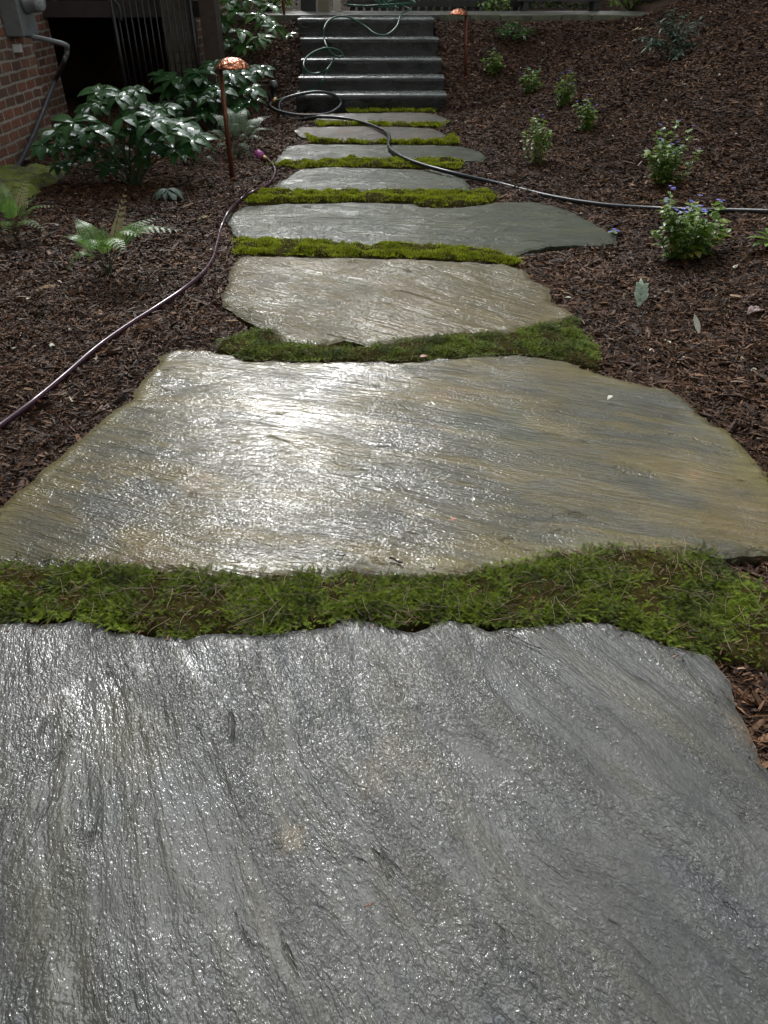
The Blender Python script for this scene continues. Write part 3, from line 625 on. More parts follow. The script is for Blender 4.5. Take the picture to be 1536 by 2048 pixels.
# ---------------------------------------------------------------- brick house
m = NT('brick'); co = m.tc(); sx = m.n('SeparateXYZ'); m.set(sx.inputs[0], co)
geo = m.n('NewGeometry'); sn = m.n('SeparateXYZ'); m.set(sn.inputs[0], geo.outputs['True Normal'])
ax = m.math('ABSOLUTE', sn.outputs[0]); u = m.math('ADD', m.math('MULTIPLY', sx.outputs[1], ax), m.math('MULTIPLY', sx.outputs[0], m.math('SUBTRACT', 1, ax)))
cv = m.n('CombineXYZ'); wob = m.noise(co, 6, 3); w2 = m.math('MULTIPLY', m.math('SUBTRACT', wob, .5), .028)
m.set(cv.inputs[0], m.math('ADD', u, w2)); m.set(cv.inputs[1], m.math('ADD', sx.outputs[2], w2))
bt = m.n('TexBrick'); m.set(bt.inputs['Vector'], cv.outputs[0]); bt.inputs['Scale'].default_value = 1; bt.inputs['Brick Width'].default_value = .205
bt.inputs['Row Height'].default_value = .083; bt.inputs['Mortar Size'].default_value = .013; bt.inputs['Mortar Smooth'].default_value = .3; bt.inputs['Bias'].default_value = -.1
bt.inputs['Color1'].default_value = (.24,.085,.045,1); bt.inputs['Color2'].default_value = (.085,.040,.025,1); bt.inputs['Mortar'].default_value = (.33,.29,.24,1)
cc = m.mix(m.mr(m.noise(co, 3.3, 4), .4, .7, 0, .5), bt.outputs[0], (.13,.105,.06)); cc = m.mix(m.mr(m.noise(co, 45, 4), .4, .7, 0, .5), cc, (.04,.025,.02))
M_brick = m.bsdf(Base_Color=cc, Roughness=.8, Normal=m.bump(m.math('ADD', m.math('MULTIPLY', bt.outputs['Fac'], -.012), m.math('MULTIPLY', m.noise(co, 50, 5), .006)), 1.0))
M_beam = simple('brown_beam', (.035,.026,.022), .6, var=.2, scale=4)
M_darkin = simple('dark_recess', (.015,.013,.012), .95)
M_roof = simple('roof_shingle', (.05,.05,.052), .9, scale=20)
house = empty('brick_house', (-3.6, 8, 0), 'red brown brick house at the left with a dark opening under its far wing', 'house')
m = MB(); m.box(-3.7, -3.24, -5, 8.05, -.3, 5.0); m.box(-9, -3.9, 8.05, 10.3, -.3, 5.0)
part(m, 'wall', M_brick, house, False)
m = MB(); m.box(-9, -2.20, 10.302, 10.6, 1.13, 3.6); m.box(-2.42, -2.20, 10.30, 16, -.3, 1.128); m.box(-2.5, -2.2, 10.602, 16, 1.13, 3.6)
part(m, 'wing_wall', M_brick, house, False)
m = MB(); m.box(-3.898, -2.10, 10.18, 10.298, .955, 1.11); part(m, 'beam', M_beam, house, False)
m = MB(); m.box(-9, -2.43, 13.0, 13.1, -.3, 1.12); m.box(-9, -2.43, 10.61, 13.0, 1.06, 1.12); part(m, 'recess_lining', M_darkin, house, False)
m = MB()
V = [(-2.9,-5.4,4.9),(-2.9,8.4,4.9),(-8,8.4,7.6),(-8,-5.4,7.6),(-2.9,-5.4,5.0),(-2.9,8.4,5.0),(-8,8.4,7.7),(-8,-5.4,7.7)]
Qb = [(3,2,1,0),(4,5,6,7),(0,1,5,4),(1,2,6,5),(2,3,7,6),(3,0,4,7)]
m.add(V, Qb); m.add([(-2.05,10.0,3.5),(-2.05,16.4,3.5),(-6,16.4,4.8),(-6,10,4.8),(-2.05,10.0,3.6),(-2.05,16.4,3.6),(-6,16.4,4.9),(-6,10,4.9)], Qb)
part(m, 'roof', M_roof, house, False)
# pier with horizontal boards
M_board = simple('weathered_board', (.075,.062,.042), .75, var=.4, scale=9, bump=.004)
pier = empty('board_clad_pier', (-2.3, 10.1, 0), 'brown weathered pier of stacked boards right of the iron gate', 'pier')
m = MB(); 
for i in range(13): m.box(-2.50+.006*math.sin(i*3.1), -2.16+.008*math.sin(i*1.9), 9.98, 10.15, .0+i*.105, .098+i*.105)
m.box(-2.48, -2.18, 10.0, 10.13, -.1, 1.37); o = part(m, 'board_stack', M_board, pier, False)
m = MB(); m.box(-2.08, -1.90, 10.05, 10.35, -.1, 1.7); part(m, 'corner_post', simple('tan_post', (.045,.03,.02), .8, scale=6), pier, False)

# iron gate
M_iron = simple('black_iron', (.012,.012,.013), .4, var=.2)
gate = empty('iron_gate', (-2.6, 9.6, 0), 'black iron bar gate in front of the dark opening', 'gate')
gx0, gx1 = -2.82, -2.20
for i in range(12):
    f = i/11; x = gx0+(gx1-gx0)*f; y = 9.45+.45*f; m = MB(); m.tube([(x, y, .10), (x+.0, y, 1.34)], .0085, 6); part(m, 'bar', M_iron, gate)
for z in (.16, 1.16):
    m = MB(); m.tube([(gx0-.03, 9.45, z), (gx1+.03, 9.92, z)], .014, 6); part(m, 'rail', M_iron, gate)
m = MB(); m.tube(smooth_path([(gx0-.03, 9.45, 1.30), (gx0-.05, 9.44, 1.18), (gx0+.02, 9.45, 1.08), (gx0+.02, 9.45, .95)]), .018, 6); part(m, 'scroll', M_iron, gate)
for x, y in ((gx0-.05, 9.44), (gx1+.05, 9.95)):
    m = MB(); m.tube([(x, y, -.05), (x, y, 1.4)], .02, 8); part(m, 'gate_post', M_iron, gate)

# electric meter
M_metal = simple('grey_painted_metal', (.16,.17,.17), .45, .3, var=.15)
M_gl = simple('meter_glass', (.30,.32,.32), .12, 0, var=.3, scale=60, Specular_IOR_Level=.8)
M_white = simple('white_plastic', (.6,.6,.58), .4, var=.1)
mt = empty('electric_meter', (-3.2, 7.7, .91), 'grey electric meter box with round meter mounted on the brick wall', 'electric meter')
m = MB(); m.box(-3.238, -3.08, 7.52, 7.86, .92, 1.60); o = part(m, 'meter_box', M_metal, mt, False); b = o.modifiers.new('b', 'BEVEL'); b.width = .008; b.segments = 2
m = MB(); m.lathe([(.0,.0),(.095,.0),(.095,.03),(.085,.034),(.083,.10),(.078,.112),(.0,.115)], 28, (-3.08, 7.69, 1.17), axis='x'); part(m, 'meter_ring', M_metal, mt)
m = MB(); m.lathe([(.079,.0),(.077,.035),(.06,.05),(.0,.055)], 28, (-2.967, 7.69, 1.17), axis='x'); part(m, 'meter_glass', M_gl, mt)
m = MB(); m.box(-3.238, -3.18, 7.60, 7.66, .80, .86); part(m, 'junction_box', M_white, mt, False)
m = MB(); m.tube(smooth_path([(-3.15, 7.70, .925), at_y(127, 88, 7.76), at_y(134, 98, 7.8), at_y(133, 110, 7.8)], 5), .021, 8); part(m, 'conduit', M_metal, mt)
m = MB(); pts = [at_x(p[0], p[1], x) for p, x in (((112,158),-3.18), ((90,215),-3.19), ((66,272),-3.19), ((44,318),-3.17), ((34,336),-3.14))]
m.tube(smooth_path([at_y(133,110,7.8), at_y(126,128,7.78)]+pts), .021, 8); o = m.build('black_conduit', simple('black_corrugated', (.03,.03,.032), .45, bump=.004, bscale=90), origin=pts[-1])
tag(o, 'black cable conduit sagging down the brick wall from the meter', 'conduit')
m = MB(); nx_, ny_ = 34, 70; X, Y = np.meshgrid(np.linspace(-3.235, -2.66, nx_), np.linspace(5.55, 6.85, ny_)); e_ = np.minimum(np.minimum(X+3.3, -2.66-X), np.minimum(Y-5.55, 6.85-Y))
cr = np.minimum(np.abs(((Y-5.55)/.21+.06*noise(X*6, Y*6, 4)) % 1-.5)*2, 1)
Zt = .065*sstep(0, .05, e_+.025*noise(X*9, Y*9, 2))*(1-.45*sstep(.88, 1, cr))+.022*fbm(X*9, Y*9, 4, 12)-.02
ix_ = np.arange(nx_*ny_).reshape(ny_, nx_); m.add(np.stack([X.ravel(), Y.ravel(), Zt.ravel()], 1), np.stack([ix_[:-1, :-1], ix_[:-1, 1:], ix_[1:, 1:], ix_[1:, :-1]], -1).reshape(-1, 4))
mm = NT('mossy_stone'); c1 = mm.mix(mm.mr(mm.noise(mm.tc(), 9, 5, .6), .38, .55), (.06,.055,.035), (.13,.16,.018)); M_mstone = mm.bsdf(Base_Color=c1, Roughness=.9, Normal=mm.bump(mm.noise(mm.tc(), 70, 4), .02))
o = m.build('mossy_edging', M_mstone, origin=(-2.95, 6.2, 0))
tag(o, 'moss covered brick edging on the ground against the brick house', 'edging')

# ================================================================ copper lamps
mm = NT('copper'); n1 = mm.noise(mm.tc(), 40, 4, .6, .4)
M_copper = mm.bsdf(Base_Color=mm.mix(mm.mr(n1, .4, .6), (.42,.15,.065), (.22,.085,.045)), Metallic=.85, Roughness=mm.mr(n1, .35, .65, .18, .4), Normal=mm.bump(mm.noise(mm.tc(), 28, 2), .02))
M_copper_dk = simple('copper_stem', (.16,.055,.030), .45, .6, var=.4, scale=25)
def lamp(base, top, capoff, r, label, caph=.42, lean=(0, 0)):
    root = empty('path_light', base, label, 'path light', 'copper path lights')
    m = MB(); m.tube([base, tuple(np.array(base)*.5+np.array(top)*.5), top], [.019, .018, .017], 10); m.lathe([(.0,.0),(.03,.002),(.03,.02),(.019,.03)], 12, base); part(m, 'stem', M_copper_dk, root)
    c = (top[0]+capoff, top[1], top[2]-.005)
    prof = [(0, r*caph*1.22), (r*.22, r*caph*1.2), (r*.45, r*caph*1.08), (r*.68, r*caph*.82), (r*.86, r*caph*.45), (r*.97, r*caph*.12), (r, 0), (r*.965, -.004), (r*.93, .01), (r*.6, r*caph*.6), (0, r*caph*.9)]
    m = MB(); m.lathe(prof, 22, c); V = m.v[0]; V += .004*np.stack([noise(V[:, 0]*40, V[:, 2]*40+V[:, 1]*40, q) for q in (1, 2, 3)], 1)
    part(m, 'lamp_cap', M_copper, root)
    m = MB(); m.lathe([(0,-.0),(.03,.0),(.03,r*caph*.85),(0,r*caph*.85)], 12, (c[0], c[1], c[2]-.004)); part(m, 'bulb_holder', M_copper_dk, root)
    return root
b0 = ground_at(465, 362); t0 = at_y(440, 134, b0[1]-.02); lamp(b0, t0, .095, .132, 'copper mushroom path light standing among the big leaved plants')
b1 = ground_at(931, 158); t1 = at_y(932, 28, b1[1]); lamp(b1, t1, -.085, .118, 'copper path light standing on the bank right of the steps')
b2 = hit(567, 34); lamp((b2[0], b2[1]+.1, .84), (b2[0]-.01, b2[1]+.1, 1.38), .08, .118, 'path light post at the top of the bank left of the steps')

# ================================================================ hoses
def hose_mat(name, c, ds, rough=.3):
    m = NT(name); n1 = m.noise(m.tc(), 22, 4)
    return m.bsdf(Base_Color=m.mix(m.mr(n1, .3, .7), c, tuple(x*ds for x in c)), Roughness=m.mr(n1, .3, .7, rough-.08, rough+.12), Specular_IOR_Level=.32)
M_hblk = hose_mat('black_rubber', (.030,.034,.036), .6); M_hgrn = hose_mat('green_vinyl', (.018,.085,.045), .6, .28); M_hpur = hose_mat('purple_vinyl', (.060,.022,.035), .55, .25)
M_brass = simple('brass_fitting', (.45,.33,.15), .3, .9)
M_pink = simple('pink_plastic', (.42,.10,.30), .3, var=.3, scale=40, Specular_IOR_Level=.7)
def ghit(pts, lift): return [hit(x, y, lift) for x, y in pts]
# black hose: across the path, then a loop leaning on the bottom step
A = ghit([(1800,430),(1660,427),(1536,423),(1450,421),(1380,420),(1290,416),(1200,409),(1100,393),(1000,368),(900,345),(830,325),(790,306),(777,291),(779,277),(770,263),(735,248),(690,237),(640,234),(600,240)], .017)
Lp = [at_y(576,236,9.75), at_y(559,219,9.85), at_y(565,200,9.98), at_y(598,189,10.08), at_y(640,184,10.13), at_y(672,192,10.14), at_y(682,208,10.08), at_y(666,223,9.95), at_y(640,230,9.83), at_y(596,230,9.78), at_y(560,223,9.8), at_y(541,213,9.88), at_y(544,204,9.95)]
root = empty('black_hose', A[9], 'thick black hose looping by the steps and crossing the flagstones to the right', 'hose')
m = MB(); m.tube(smooth_path(A+Lp, 8), .0165, 10); part(m, 'hose_tube', M_hblk, root)
m = MB(); e = np.array(Lp[-1]); m.tube([e, e+(.03, .02, .02), e+(.06, .03, .03)], [.022, .024, .02], 10); part(m, 'coupling', M_brass, root)
# green hose
G0 = [at_y(552,202,10.0), at_y(572,195,10.05), at_y(600,187,10.12)]
G1 = ghit([(628,178),(646,160),(655,142),(668,119)], .012)
G1 = [tuple(np.array(p)-(0, .012, 0)) for p in G1]
G2 = [at_y(640,146,10.50), at_y(620,146,10.48), at_y(608,134,10.52), at_y(611,118,10.70), at_y(628,104,10.82), at_y(652,96,10.88), at_y(676,100,10.90), at_y(686,110,10.88), at_y(678,114,10.86), at_y(664,107,10.90), at_y(653,92,10.98)]
Gm = [at_y(652,136,10.45)]
G3 = [at_y(648,75,11.22), at_y(648,58,11.28), at_y(657,42,11.5), at_y(675,33,11.66), at_y(698,35,11.66), at_y(728,51,11.58), at_y(752,68,11.36), at_y(775,69,11.34), at_y(794,52,11.5), at_y(803,28,11.9)]
cc = []
cx_, cy_ = -.02, 13.0
for i in range(78):
    a = -.2+i/78*2*math.pi*6.2; k = i/78
    rx = .33+.10*math.sin(i*.23+1); ry = .26+.08*math.cos(i*.31)
    tilt = .04+.42*max(0, math.sin(k*7.0+.6))
    x = cx_+rx*math.cos(a)-.16*math.sin(k*5); y = cy_+ry*math.sin(a)
    cc.append((x, y, .935+.05*k*1.2+tilt*(.5+.5*math.cos(a+math.pi*(1 if k < .5 else .1)))))
root = empty('green_hose', tuple(G1[0]), 'thin green garden hose trailing down the steps from a coil on the patio', 'hose')
m = MB(); m.tube(smooth_path(G0+G1[:2]+[tuple(np.array(G1[2])+(0, -.01, 0)), tuple(np.array(G1[3])+(0, -.03, .01)), at_y(655,138,10.42)]+G2+G3+cc, 6), .0115, 8); part(m, 'hose_tube', M_hgrn, root)
m = MB(); e = np.array(G0[0]); m.tube([e, e+(-.03, .0, -.005)], [.017, .017], 10); part(m, 'coupling', M_brass, root)
# purple hose
Pp = ghit([(535,318),(547,332),(550,348),(538,368),(510,382),(480,400),(458,424),(443,455),(434,490),(425,520),(404,548),(365,580),(310,617),(250,656),(190,700),(130,752),(70,801),(0,852),(-90,918),(-220,1010)], .021)
Pp = [(p[0], p[1], p[2]+.002+.0015*math.sin(i)) for i, p in enumerate(Pp)]
root = empty('purple_hose', Pp[10], 'dark purple garden hose curving over the mulch left of the flagstones', 'hose')
m = MB(); m.tube(smooth_path(Pp, 10), .0115, 12); part(m, 'hose_tube', M_hpur, root)
e = np.array(Pp[0]); d_ = np.array([-.9, .4, .12])
m = MB(); m.tube([e, e+d_*.018, e+d_*.03, e+d_*.05], [.014, .018, .024, .024], 12); part(m, 'coupling', M_brass, root)
m = MB(); m.tube([e+d_*.05+(0,0,.01), e+d_*.07+(0,0,.018), e+d_*.10+(0,0,.025), e+d_*.125+(0,0,.03)], [.028, .036, .034, .02], 12); part(m, 'nozzle', M_pink, root)
# riser post
p = ground_at(550, 205); root = empty('irrigation_post', p, 'short black post with a grey cap left of the bottom step', 'post')
m = MB(); m.lathe([(.0,-.05),(.055,-.05),(.055,.03),(.038,.04),(.038,.15),(.05,.16),(.05,.19),(.0,.195)], 16, p); part(m, 'post_body', M_iron, root)
m = MB(); m.lathe([(.046,.192),(.046,.22),(.035,.235),(.0,.238)], 16, p); part(m, 'cap', M_metal, root)

# ================================================================ plants
def leaf(L, W, nu=6, prof=.85, up=0.0, droop=.35, fold=.25, curl=0.0, p0=0.0):
    """blade along +X with a folded midrib"""
    V = []; Q = []
    for i in range(nu+1):
        s = i/nu; w = W*.5*(max(p0*(1-s), math.sin(math.pi*min(1, s)**prof)**.85 if 0 < s < 1 else 0.0)); z = L*(up*s-droop*s*s)
        for j, f in enumerate((-1, -.5, 0, .5, 1)): V.append((L*s*(1-.15*droop*s), w*f, z+abs(f)*w*fold-abs(f)**2*w*curl))
    for i in range(nu):
        for j in range(4): Q.append((i*5+j, (i+1)*5+j, (i+1)*5+j+1, i*5+j+1))
    return np.array(V), Q
def dirbasis(az, el, roll=0.0): return rotz(az)@roty(-el)@rotx(roll)
def place(m, tpl, pos, B, s=1.0, tone=.5): m.add((tpl[0]*s)@B.T+np.asarray(pos), tpl[1], tone=tone)
def pxm(p): return FPX/(p[1]*cP+(CAM_H-p[2])*sP)
rs = random.Random(11)

def whorl_plant(name, base, whorls, L, W, label, mat, nl=8, group=None, extra=0):
    root = empty(name, base, label, 'leafy plant', group)
    lv, st = MB(), MB()
    tpls = [leaf(L, W, 7, pr, up, dr, .28, .1, .05) for pr, up, dr in ((.85,.22,.38), (.9,.15,.30), (.8,.30,.52), (.88,.10,.36))]
    for (c, sc, tilt) in whorls:
        c = np.array(c); b = np.array(base)+(rs.uniform(-.06, .06), rs.uniform(-.05, .05), 0)
        mid = b*.5+c*.5+np.array([(b[0]-c[0])*.12, 0, .08*(c[2]-b[2])])
        st.tube(smooth_path([b, mid, c], 5), np.linspace(.0065, .004, 11), 6, tone=rs.random())
        a0 = rs.uniform(0, 6.28); n = nl+rs.choice((-1, 0, 1))
        for i in range(n):
            az = a0+i*2*math.pi/n+rs.uniform(-.16, .16); el = rs.uniform(-.18, .12)
            T = rotx(.32)@rotz(tilt[0])@roty(tilt[1])
            place(lv, rs.choice(tpls), c, T@dirbasis(az, el, rs.uniform(-.25, .25)), sc*rs.uniform(.82, 1.12), rs.random())
    part(lv, 'leaves', mat, root); part(st, 'stems', M_stem, root); return root
b = ground_at(268, 372); yb = b[1]
W_ = []
for px, py, dy, sc in [(236,192,.05,1.0),(146,244,-.1,1.05),(302,240,-.12,1.08),(386,278,-.05,.95),(212,262,-.2,.85),(88,292,-.05,.8),(325,215,.25,.8),(180,215,.3,.85),(262,262,.1,.9),(345,262,.3,.8),(120,330,.05,.7),(232,300,.15,.8),(200,180,.25,.9),(270,215,.2,.95),(165,275,.1,.9),(300,280,.0,.9),(355,300,-.1,.8),(110,262,.1,.9),(250,232,-.1,1.),(185,255,-.15,1.),(330,262,-.1,1.),(225,330,.0,.8),(290,310,.05,.8),(170,310,.0,.8),(130,290,-.1,.9),(270,180,.15,.8),(200,205,.1,.85),(365,245,.15,.8)]:
    W_.append((at_y(px, py, yb+dy), sc, (rs.uniform(-3, 3), rs.uniform(-.1, .25))))
whorl_plant('hellebore', b, W_, .205, .092, 'large glossy hellebore with wet dark green leaves, nearest the brick wall', M_hell, 8, 'glossy leafy plants by the house')
b = ground_at(430, 262); yb = b[1]; W_ = []
for px, py, dy, sc in [(395,146,.3,1.),(345,160,.4,.9),(470,146,.2,1.),(505,178,.1,.9),(440,178,-.05,.95),(375,190,.1,.9),(320,150,.5,.8),(520,140,.5,.9),(410,222,.0,.9),(480,215,-.1,.8),(430,130,.6,.9),(455,200,.2,.9),(400,175,.3,.9),(355,215,.2,.9),(490,150,.4,.9),(420,195,.1,1.),(460,165,.35,.9),(380,165,.35,.9),(500,200,.1,.9),(335,180,.4,.8)]:
    W_.append((at_y(px, py, yb+dy), sc, (rs.uniform(-3, 3), rs.uniform(-.1, .3))))
whorl_plant('hellebore', b, W_, .225, .10, 'glossy hellebore growing directly behind the nearest copper path light', M_hell, 8, 'glossy leafy plants by the house')
b = (-1.85, 10.55, H(-1.85, 10.55)); W_ = []
for px, py, dy, sc in [(470,22,.3,1.1),(515,30,.2,1.),(548,52,.0,.9),(480,62,-.1,1.),(445,40,.2,.9),(520,75,-.2,.9),(535,12,.4,1.),(495,-5,.5,1.1),(455,2,.4,1.),(490,92,-.2,.8),(460,85,0,.8),(530,40,.1,.9),(575,70,0,.6)]:
    W_.append((at_y(px, py, 10.5+dy), sc, (rs.uniform(-3, 3), rs.uniform(-.1, .35))))
whorl_plant('shrub', b, W_, .225, .095, 'bright green leafy shrub on the bank left of the steps, beside the pier', M_hell2, 8, 'glossy leafy plants by the house')

def fern(name, base, fronds, label, mats, group='ferns among the mulch', pin=.30):
    root = empty(name, base, label, 'fern', group); st = MB(); byM = {}
    for (tip, mi, arch, wid) in fronds:
        b0_ = np.array(base, float); t_ = np.array(tip, float); mid = (b0_+t_)/2+np.array([0, 0, arch])
        P = smooth_path([b0_, b0_*.55+mid*.45+np.array([0, 0, arch*.25]), mid, t_], 8); st.tube(P, np.linspace(.0025, .0008, len(P)), 5, tone=rs.random())
        m = byM.setdefault(mi, MB()); N = len(P); L = np.linalg.norm(t_-b0_); tone0 = rs.random()
        npn = 13
        for i in range(npn):
            s = .40+.60*(i+.3)/npn; k = min(N-2, int(s*(N-1))); f = s*(N-1)-k; p = P[k]*(1-f)+P[k+1]*f; T = P[k+1]-P[k]; T /= np.linalg.norm(T)
            side = np.cross(T, (0, 0, 1.0)); side /= np.linalg.norm(side)+1e-9; nrm = np.cross(side, T)
            pl = L*wid*math.sin(math.pi*min(1, (1-s)/.72+.10)**.75)*1.0 if s < .99 else .01
            pl = L*wid*.80*((1-s)/.6)**.75*(1 if s > .5 else .75)
            for sg in (-1, 1):
                D = side*sg*.86+T*.42-nrm*.12; D /= np.linalg.norm(D); Wd = np.cross(nrm, D); nn = np.cross(D, Wd)
                # pinna with toothed edge
                nt = 6
                for q in range(nt):
                    u = (q+.4)/nt; ll = pl*.34*(1-u*.7); c = p+D*pl*u-nrm*pl*.10*u*u
                    for s2 in (-1, 1):
                        e = D*.55+Wd*s2*.83; a_ = c-D*pl*.055; b_ = c+D*pl*.075
                        m.add([a_, b_, c+e*ll+D*pl*.02+nn*rs.uniform(-.1, .1)*ll, c+e*ll*.8-D*pl*.03], [(0, 1, 2, 3)], tone=min(1, max(0, tone0*.6+rs.random()*.4)))
    for mi, m in byM.items(): part(m, 'fronds', mats[mi], root, False)
    part(st, 'stems', M_stem, root)
b = ground_at(215, 552); y = b[1]
fern('fern', b, [(at_y(122,472,y+.0),0,.10,.34),(at_y(128,545,y-.2),0,.12,.30),(at_y(252,372,y+.14),1,.02,.30),(at_y(372,462,y+.05),0,.14,.30),(at_y(178,528,y-.28),0,.16,.34),(at_y(318,432,y+.25),0,.10,.30),(at_y(150,436,y+.15),0,.10,.30),(at_y(252,505,y-.25),0,.14,.32),(at_y(290,475,y-.05),0,.14,.30),(at_y(275,412,y+.3),2,.04,.20),(at_y(205,450,y+.1),0,.06,.3)],
     'small green fern with one pale cream frond standing upright in the left bed', [M_fern, M_fernpale, M_straw])
b = ground_at(32, 480); y = b[1]
fern('fern', b, [(at_y(118,412,y),0,.10,.25),(at_y(55,352,y+.2),1,.05,.26),(at_y(-30,370,y),0,.10,.28),(at_y(-50,440,y-.1),0,.10,.28),(at_y(95,465,y-.15),0,.10,.28),(at_y(20,395,y-.1),0,.08,.28),(at_y(10,470,y-.25),0,.1,.28),(at_y(70,395,y+.15),0,.08,.26),(at_y(0,360,y+.2),0,.08,.26)],
     'dark green fern at the left edge beside the mossy brick edging', [M_fern, M_fernpale])
b = ground_at(478, 318); y = b[1]
fr = [(at_y(px, py, y+dy), 0, .14, .25) for px, py, dy in [(420,225,.2),(450,212,.3),(490,215,.3),(530,235,.3),(560,262,.1),(545,290,-.1),(505,325,-.25),(430,300,-.1),(395,270,.1),(520,255,0),(470,250,.1),(440,250,.0),(500,285,-.1),(545,230,.4),(410,325,-.2)]]
fern('painted_fern', b, fr, 'silvery painted fern clump right of the nearest copper path light', [M_fernsilver])
b = ground_at(400, 330); y = b[1]
fr = [(at_y(px, py, y+dy), 0, .08, .27) for px, py, dy in [(345,318,0),(360,290,.1),(430,300,.1),(440,335,-.1),(385,285,.2),(345,300,.1)]]
fern('painted_fern', b, fr, 'low silvery painted fern between the hellebore and the nearest path light', [M_fernsilver])
# lobed ground plant
b = ground_at(335, 400); root = empty('lobed_leaf_plant', b, 'small grey green plant with drooping lobed leaf in the mulch below the hellebore', 'plant'); lv, st = MB(), MB()
for (px, py) in ((335,378),):
    c = np.array(at_y(px, py, b[1]-.02)); st.tube([b, tuple(c)], .003, 5)
    for i in range(7):
        az = -1.57+(i-3)*.62; place(lv, leaf(.15, .060, 6, .95, .1, .45, .3), c, dirbasis(az, -.15, rs.uniform(-.2, .2)), rs.uniform(.8, 1.1), rs.random())
part(lv, 'leaves', M_grey, root); part(st, 'stems', M_stem, root)

# flowering plumbago clumps
def flower(m, c, s):
    for i in range(5):
        B = dirbasis(i*1.2566+rs.random()*.2, .25); place(m, leaf(.013*s, .010*s, 2, .7, 0, .2, .1), c, B, 1, rs.random())
def clump(base, wpx, hpx, nst, nfl, label, leafs=1.0, yellow=.05, name='plumbago', mat=None, group='blue flowered plants on the mulch bank', sparse=1.0):
    k = pxm(base); Wd, Ht = wpx/k, hpx/k; root = empty(name, base, label, 'flowering plant', group)
    lv, st, fl, yl = MB(), MB(), MB(), MB(); tp = [leaf(.046, .027, 3, .95, .25, .45, .3, .1, .1), leaf(.036, .022, 3, .95, .1, .3, .3, .1, .1), leaf(.058, .030, 3, 1.0, .2, .5, .2, .1, .1)]
    tips = []
    for i in range(nst):
        a = rs.uniform(0, 6.28); r = rs.random()**.6
        tip = np.array(base)+(math.cos(a)*r*Wd*.46, math.sin(a)*r*Wd*.40, Ht*rs.uniform(.35, 1.05)*(1-.25*r*r)); b0_ = np.array(base)+(math.cos(a)*r*Wd*.15, math.sin(a)*r*Wd*.15, -.02)
        P = smooth_path([b0_, (b0_+tip)/2+(rs.uniform(-.02,.02), 0, .02), tip], 5); st.tube(P, np.linspace(.0028, .0014, len(P)), 4, tone=rs.random()); tips.append(tip)
        nn = int(max(4, Ht/.022)*sparse)
        for j in range(nn):
            s = .12+.88*j/nn; q = s*(len(P)-1); kk = min(len(P)-2, int(q)); p = P[kk]+(P[kk+1]-P[kk])*(q-kk)
            for h in range(2):
                az = rs.uniform(0, 6.28); tgt = yl if rs.random() < yellow*(2 if s < .35 else .6) else lv
                place(tgt, rs.choice(tp), p, dirbasis(az, rs.uniform(-.2, .7), rs.uniform(-.5, .5)), leafs*rs.uniform(.6, 1.15), min(1, max(0, rs.gauss(.25+.5*s, .2))))
    tips.sort(key=lambda t: -t[2])
    for i in range(nfl):
        t = tips[i % max(1, min(len(tips), int(nst*.6)))]+np.array([rs.uniform(-.02,.02), rs.uniform(-.02,.02), rs.uniform(.0,.02)])
        for _ in range(2): flower(fl, t+np.array([rs.uniform(-.012,.012), rs.uniform(-.012,.012), rs.uniform(-.008,.01)]), rs.uniform(.9, 1.3))
    part(lv, 'leaves', mat or M_shrub, root); part(st, 'stems', M_stem, root)
    if nfl: part(fl, 'blossoms', M_blue, root)
    if yl.n: part(yl, 'yellowed_leaves', M_shrubyel, root)
clump(ground_at(1368, 520), 175, 138, 26, 16, 'largest and nearest blue flowered plant, in front of the black hose', 1.15, .06)
clump(ground_at(1330, 368), 115, 112, 20, 10, 'bushy blue flowered plant just behind the black hose at right', 1.05, .05)
clump(ground_at(1070, 330), 62, 92, 9, 2, 'sparse upright yellow green plant with a single small blue bloom', 1.1, .12)
clump(ground_at(1172, 262), 64, 66, 14, 8, 'blue flowered clump at the front right of the three touching clumps', 1.05)
clump(ground_at(1125, 214), 62, 64, 13, 8, 'blue flowered clump in the middle of the three touching clumps', 1.05)
clump(ground_at(1062, 186), 56, 56, 12, 7, 'blue flowered clump at the back left of the three clumps', 1.05)
clump(ground_at(985, 148), 46, 50, 11, 2, 'small pale flowered clump right of the copper light by the steps', 1.1)
clump(ground_at(1222, 476), 36, 20, 4, 3, 'tiny blue flowered sprig at the pointed tip of the wide flagstone', .7, .1)
# grey green feathery shrub + strappy plant + right edge leaves
def feathery(base, spots, label, mat, L=.09, W=.016, name='feathery_shrub', n=60):
    root = empty(name, base, label, 'shrub'); lv, st = MB(), MB(); tp = leaf(L, W, 3, .8, .2, .5, .2)
    for (px, py, dy) in spots:
        t = np.array(at_y(px, py, base[1]+dy)); P = smooth_path([np.array(base), (np.array(base)+t)/2+(0, 0, .05), t], 8); st.tube(P, .003, 4)
        for i in range(n):
            s = .35+.65*rs.random(); q = s*(len(P)-1); k = min(len(P)-2, int(q)); p = P[k]+(P[k+1]-P[k])*(q-k)
            place(lv, tp, p, dirbasis(rs.uniform(0, 6.28), rs.uniform(-.3, .8), rs.uniform(-.5, .5)), rs.uniform(.6, 1.2), rs.random())
    part(lv, 'leaves', mat, root); part(st, 'stems', M_stem, root)
b = ground_at(1345, 115); feathery(b, [(1345,20,.1),(1370,35,0),(1320,45,.1),(1400,40,.2),(1290,95,-.1),(1275,80,.1),(1310,85,0),(1365,75,-.1),(1380,95,-.1),(1340,60,0),(1355,120,-.3)], 'grey green feathery shrub high on the mulch bank at right', M_grey, .10, .022, n=45)
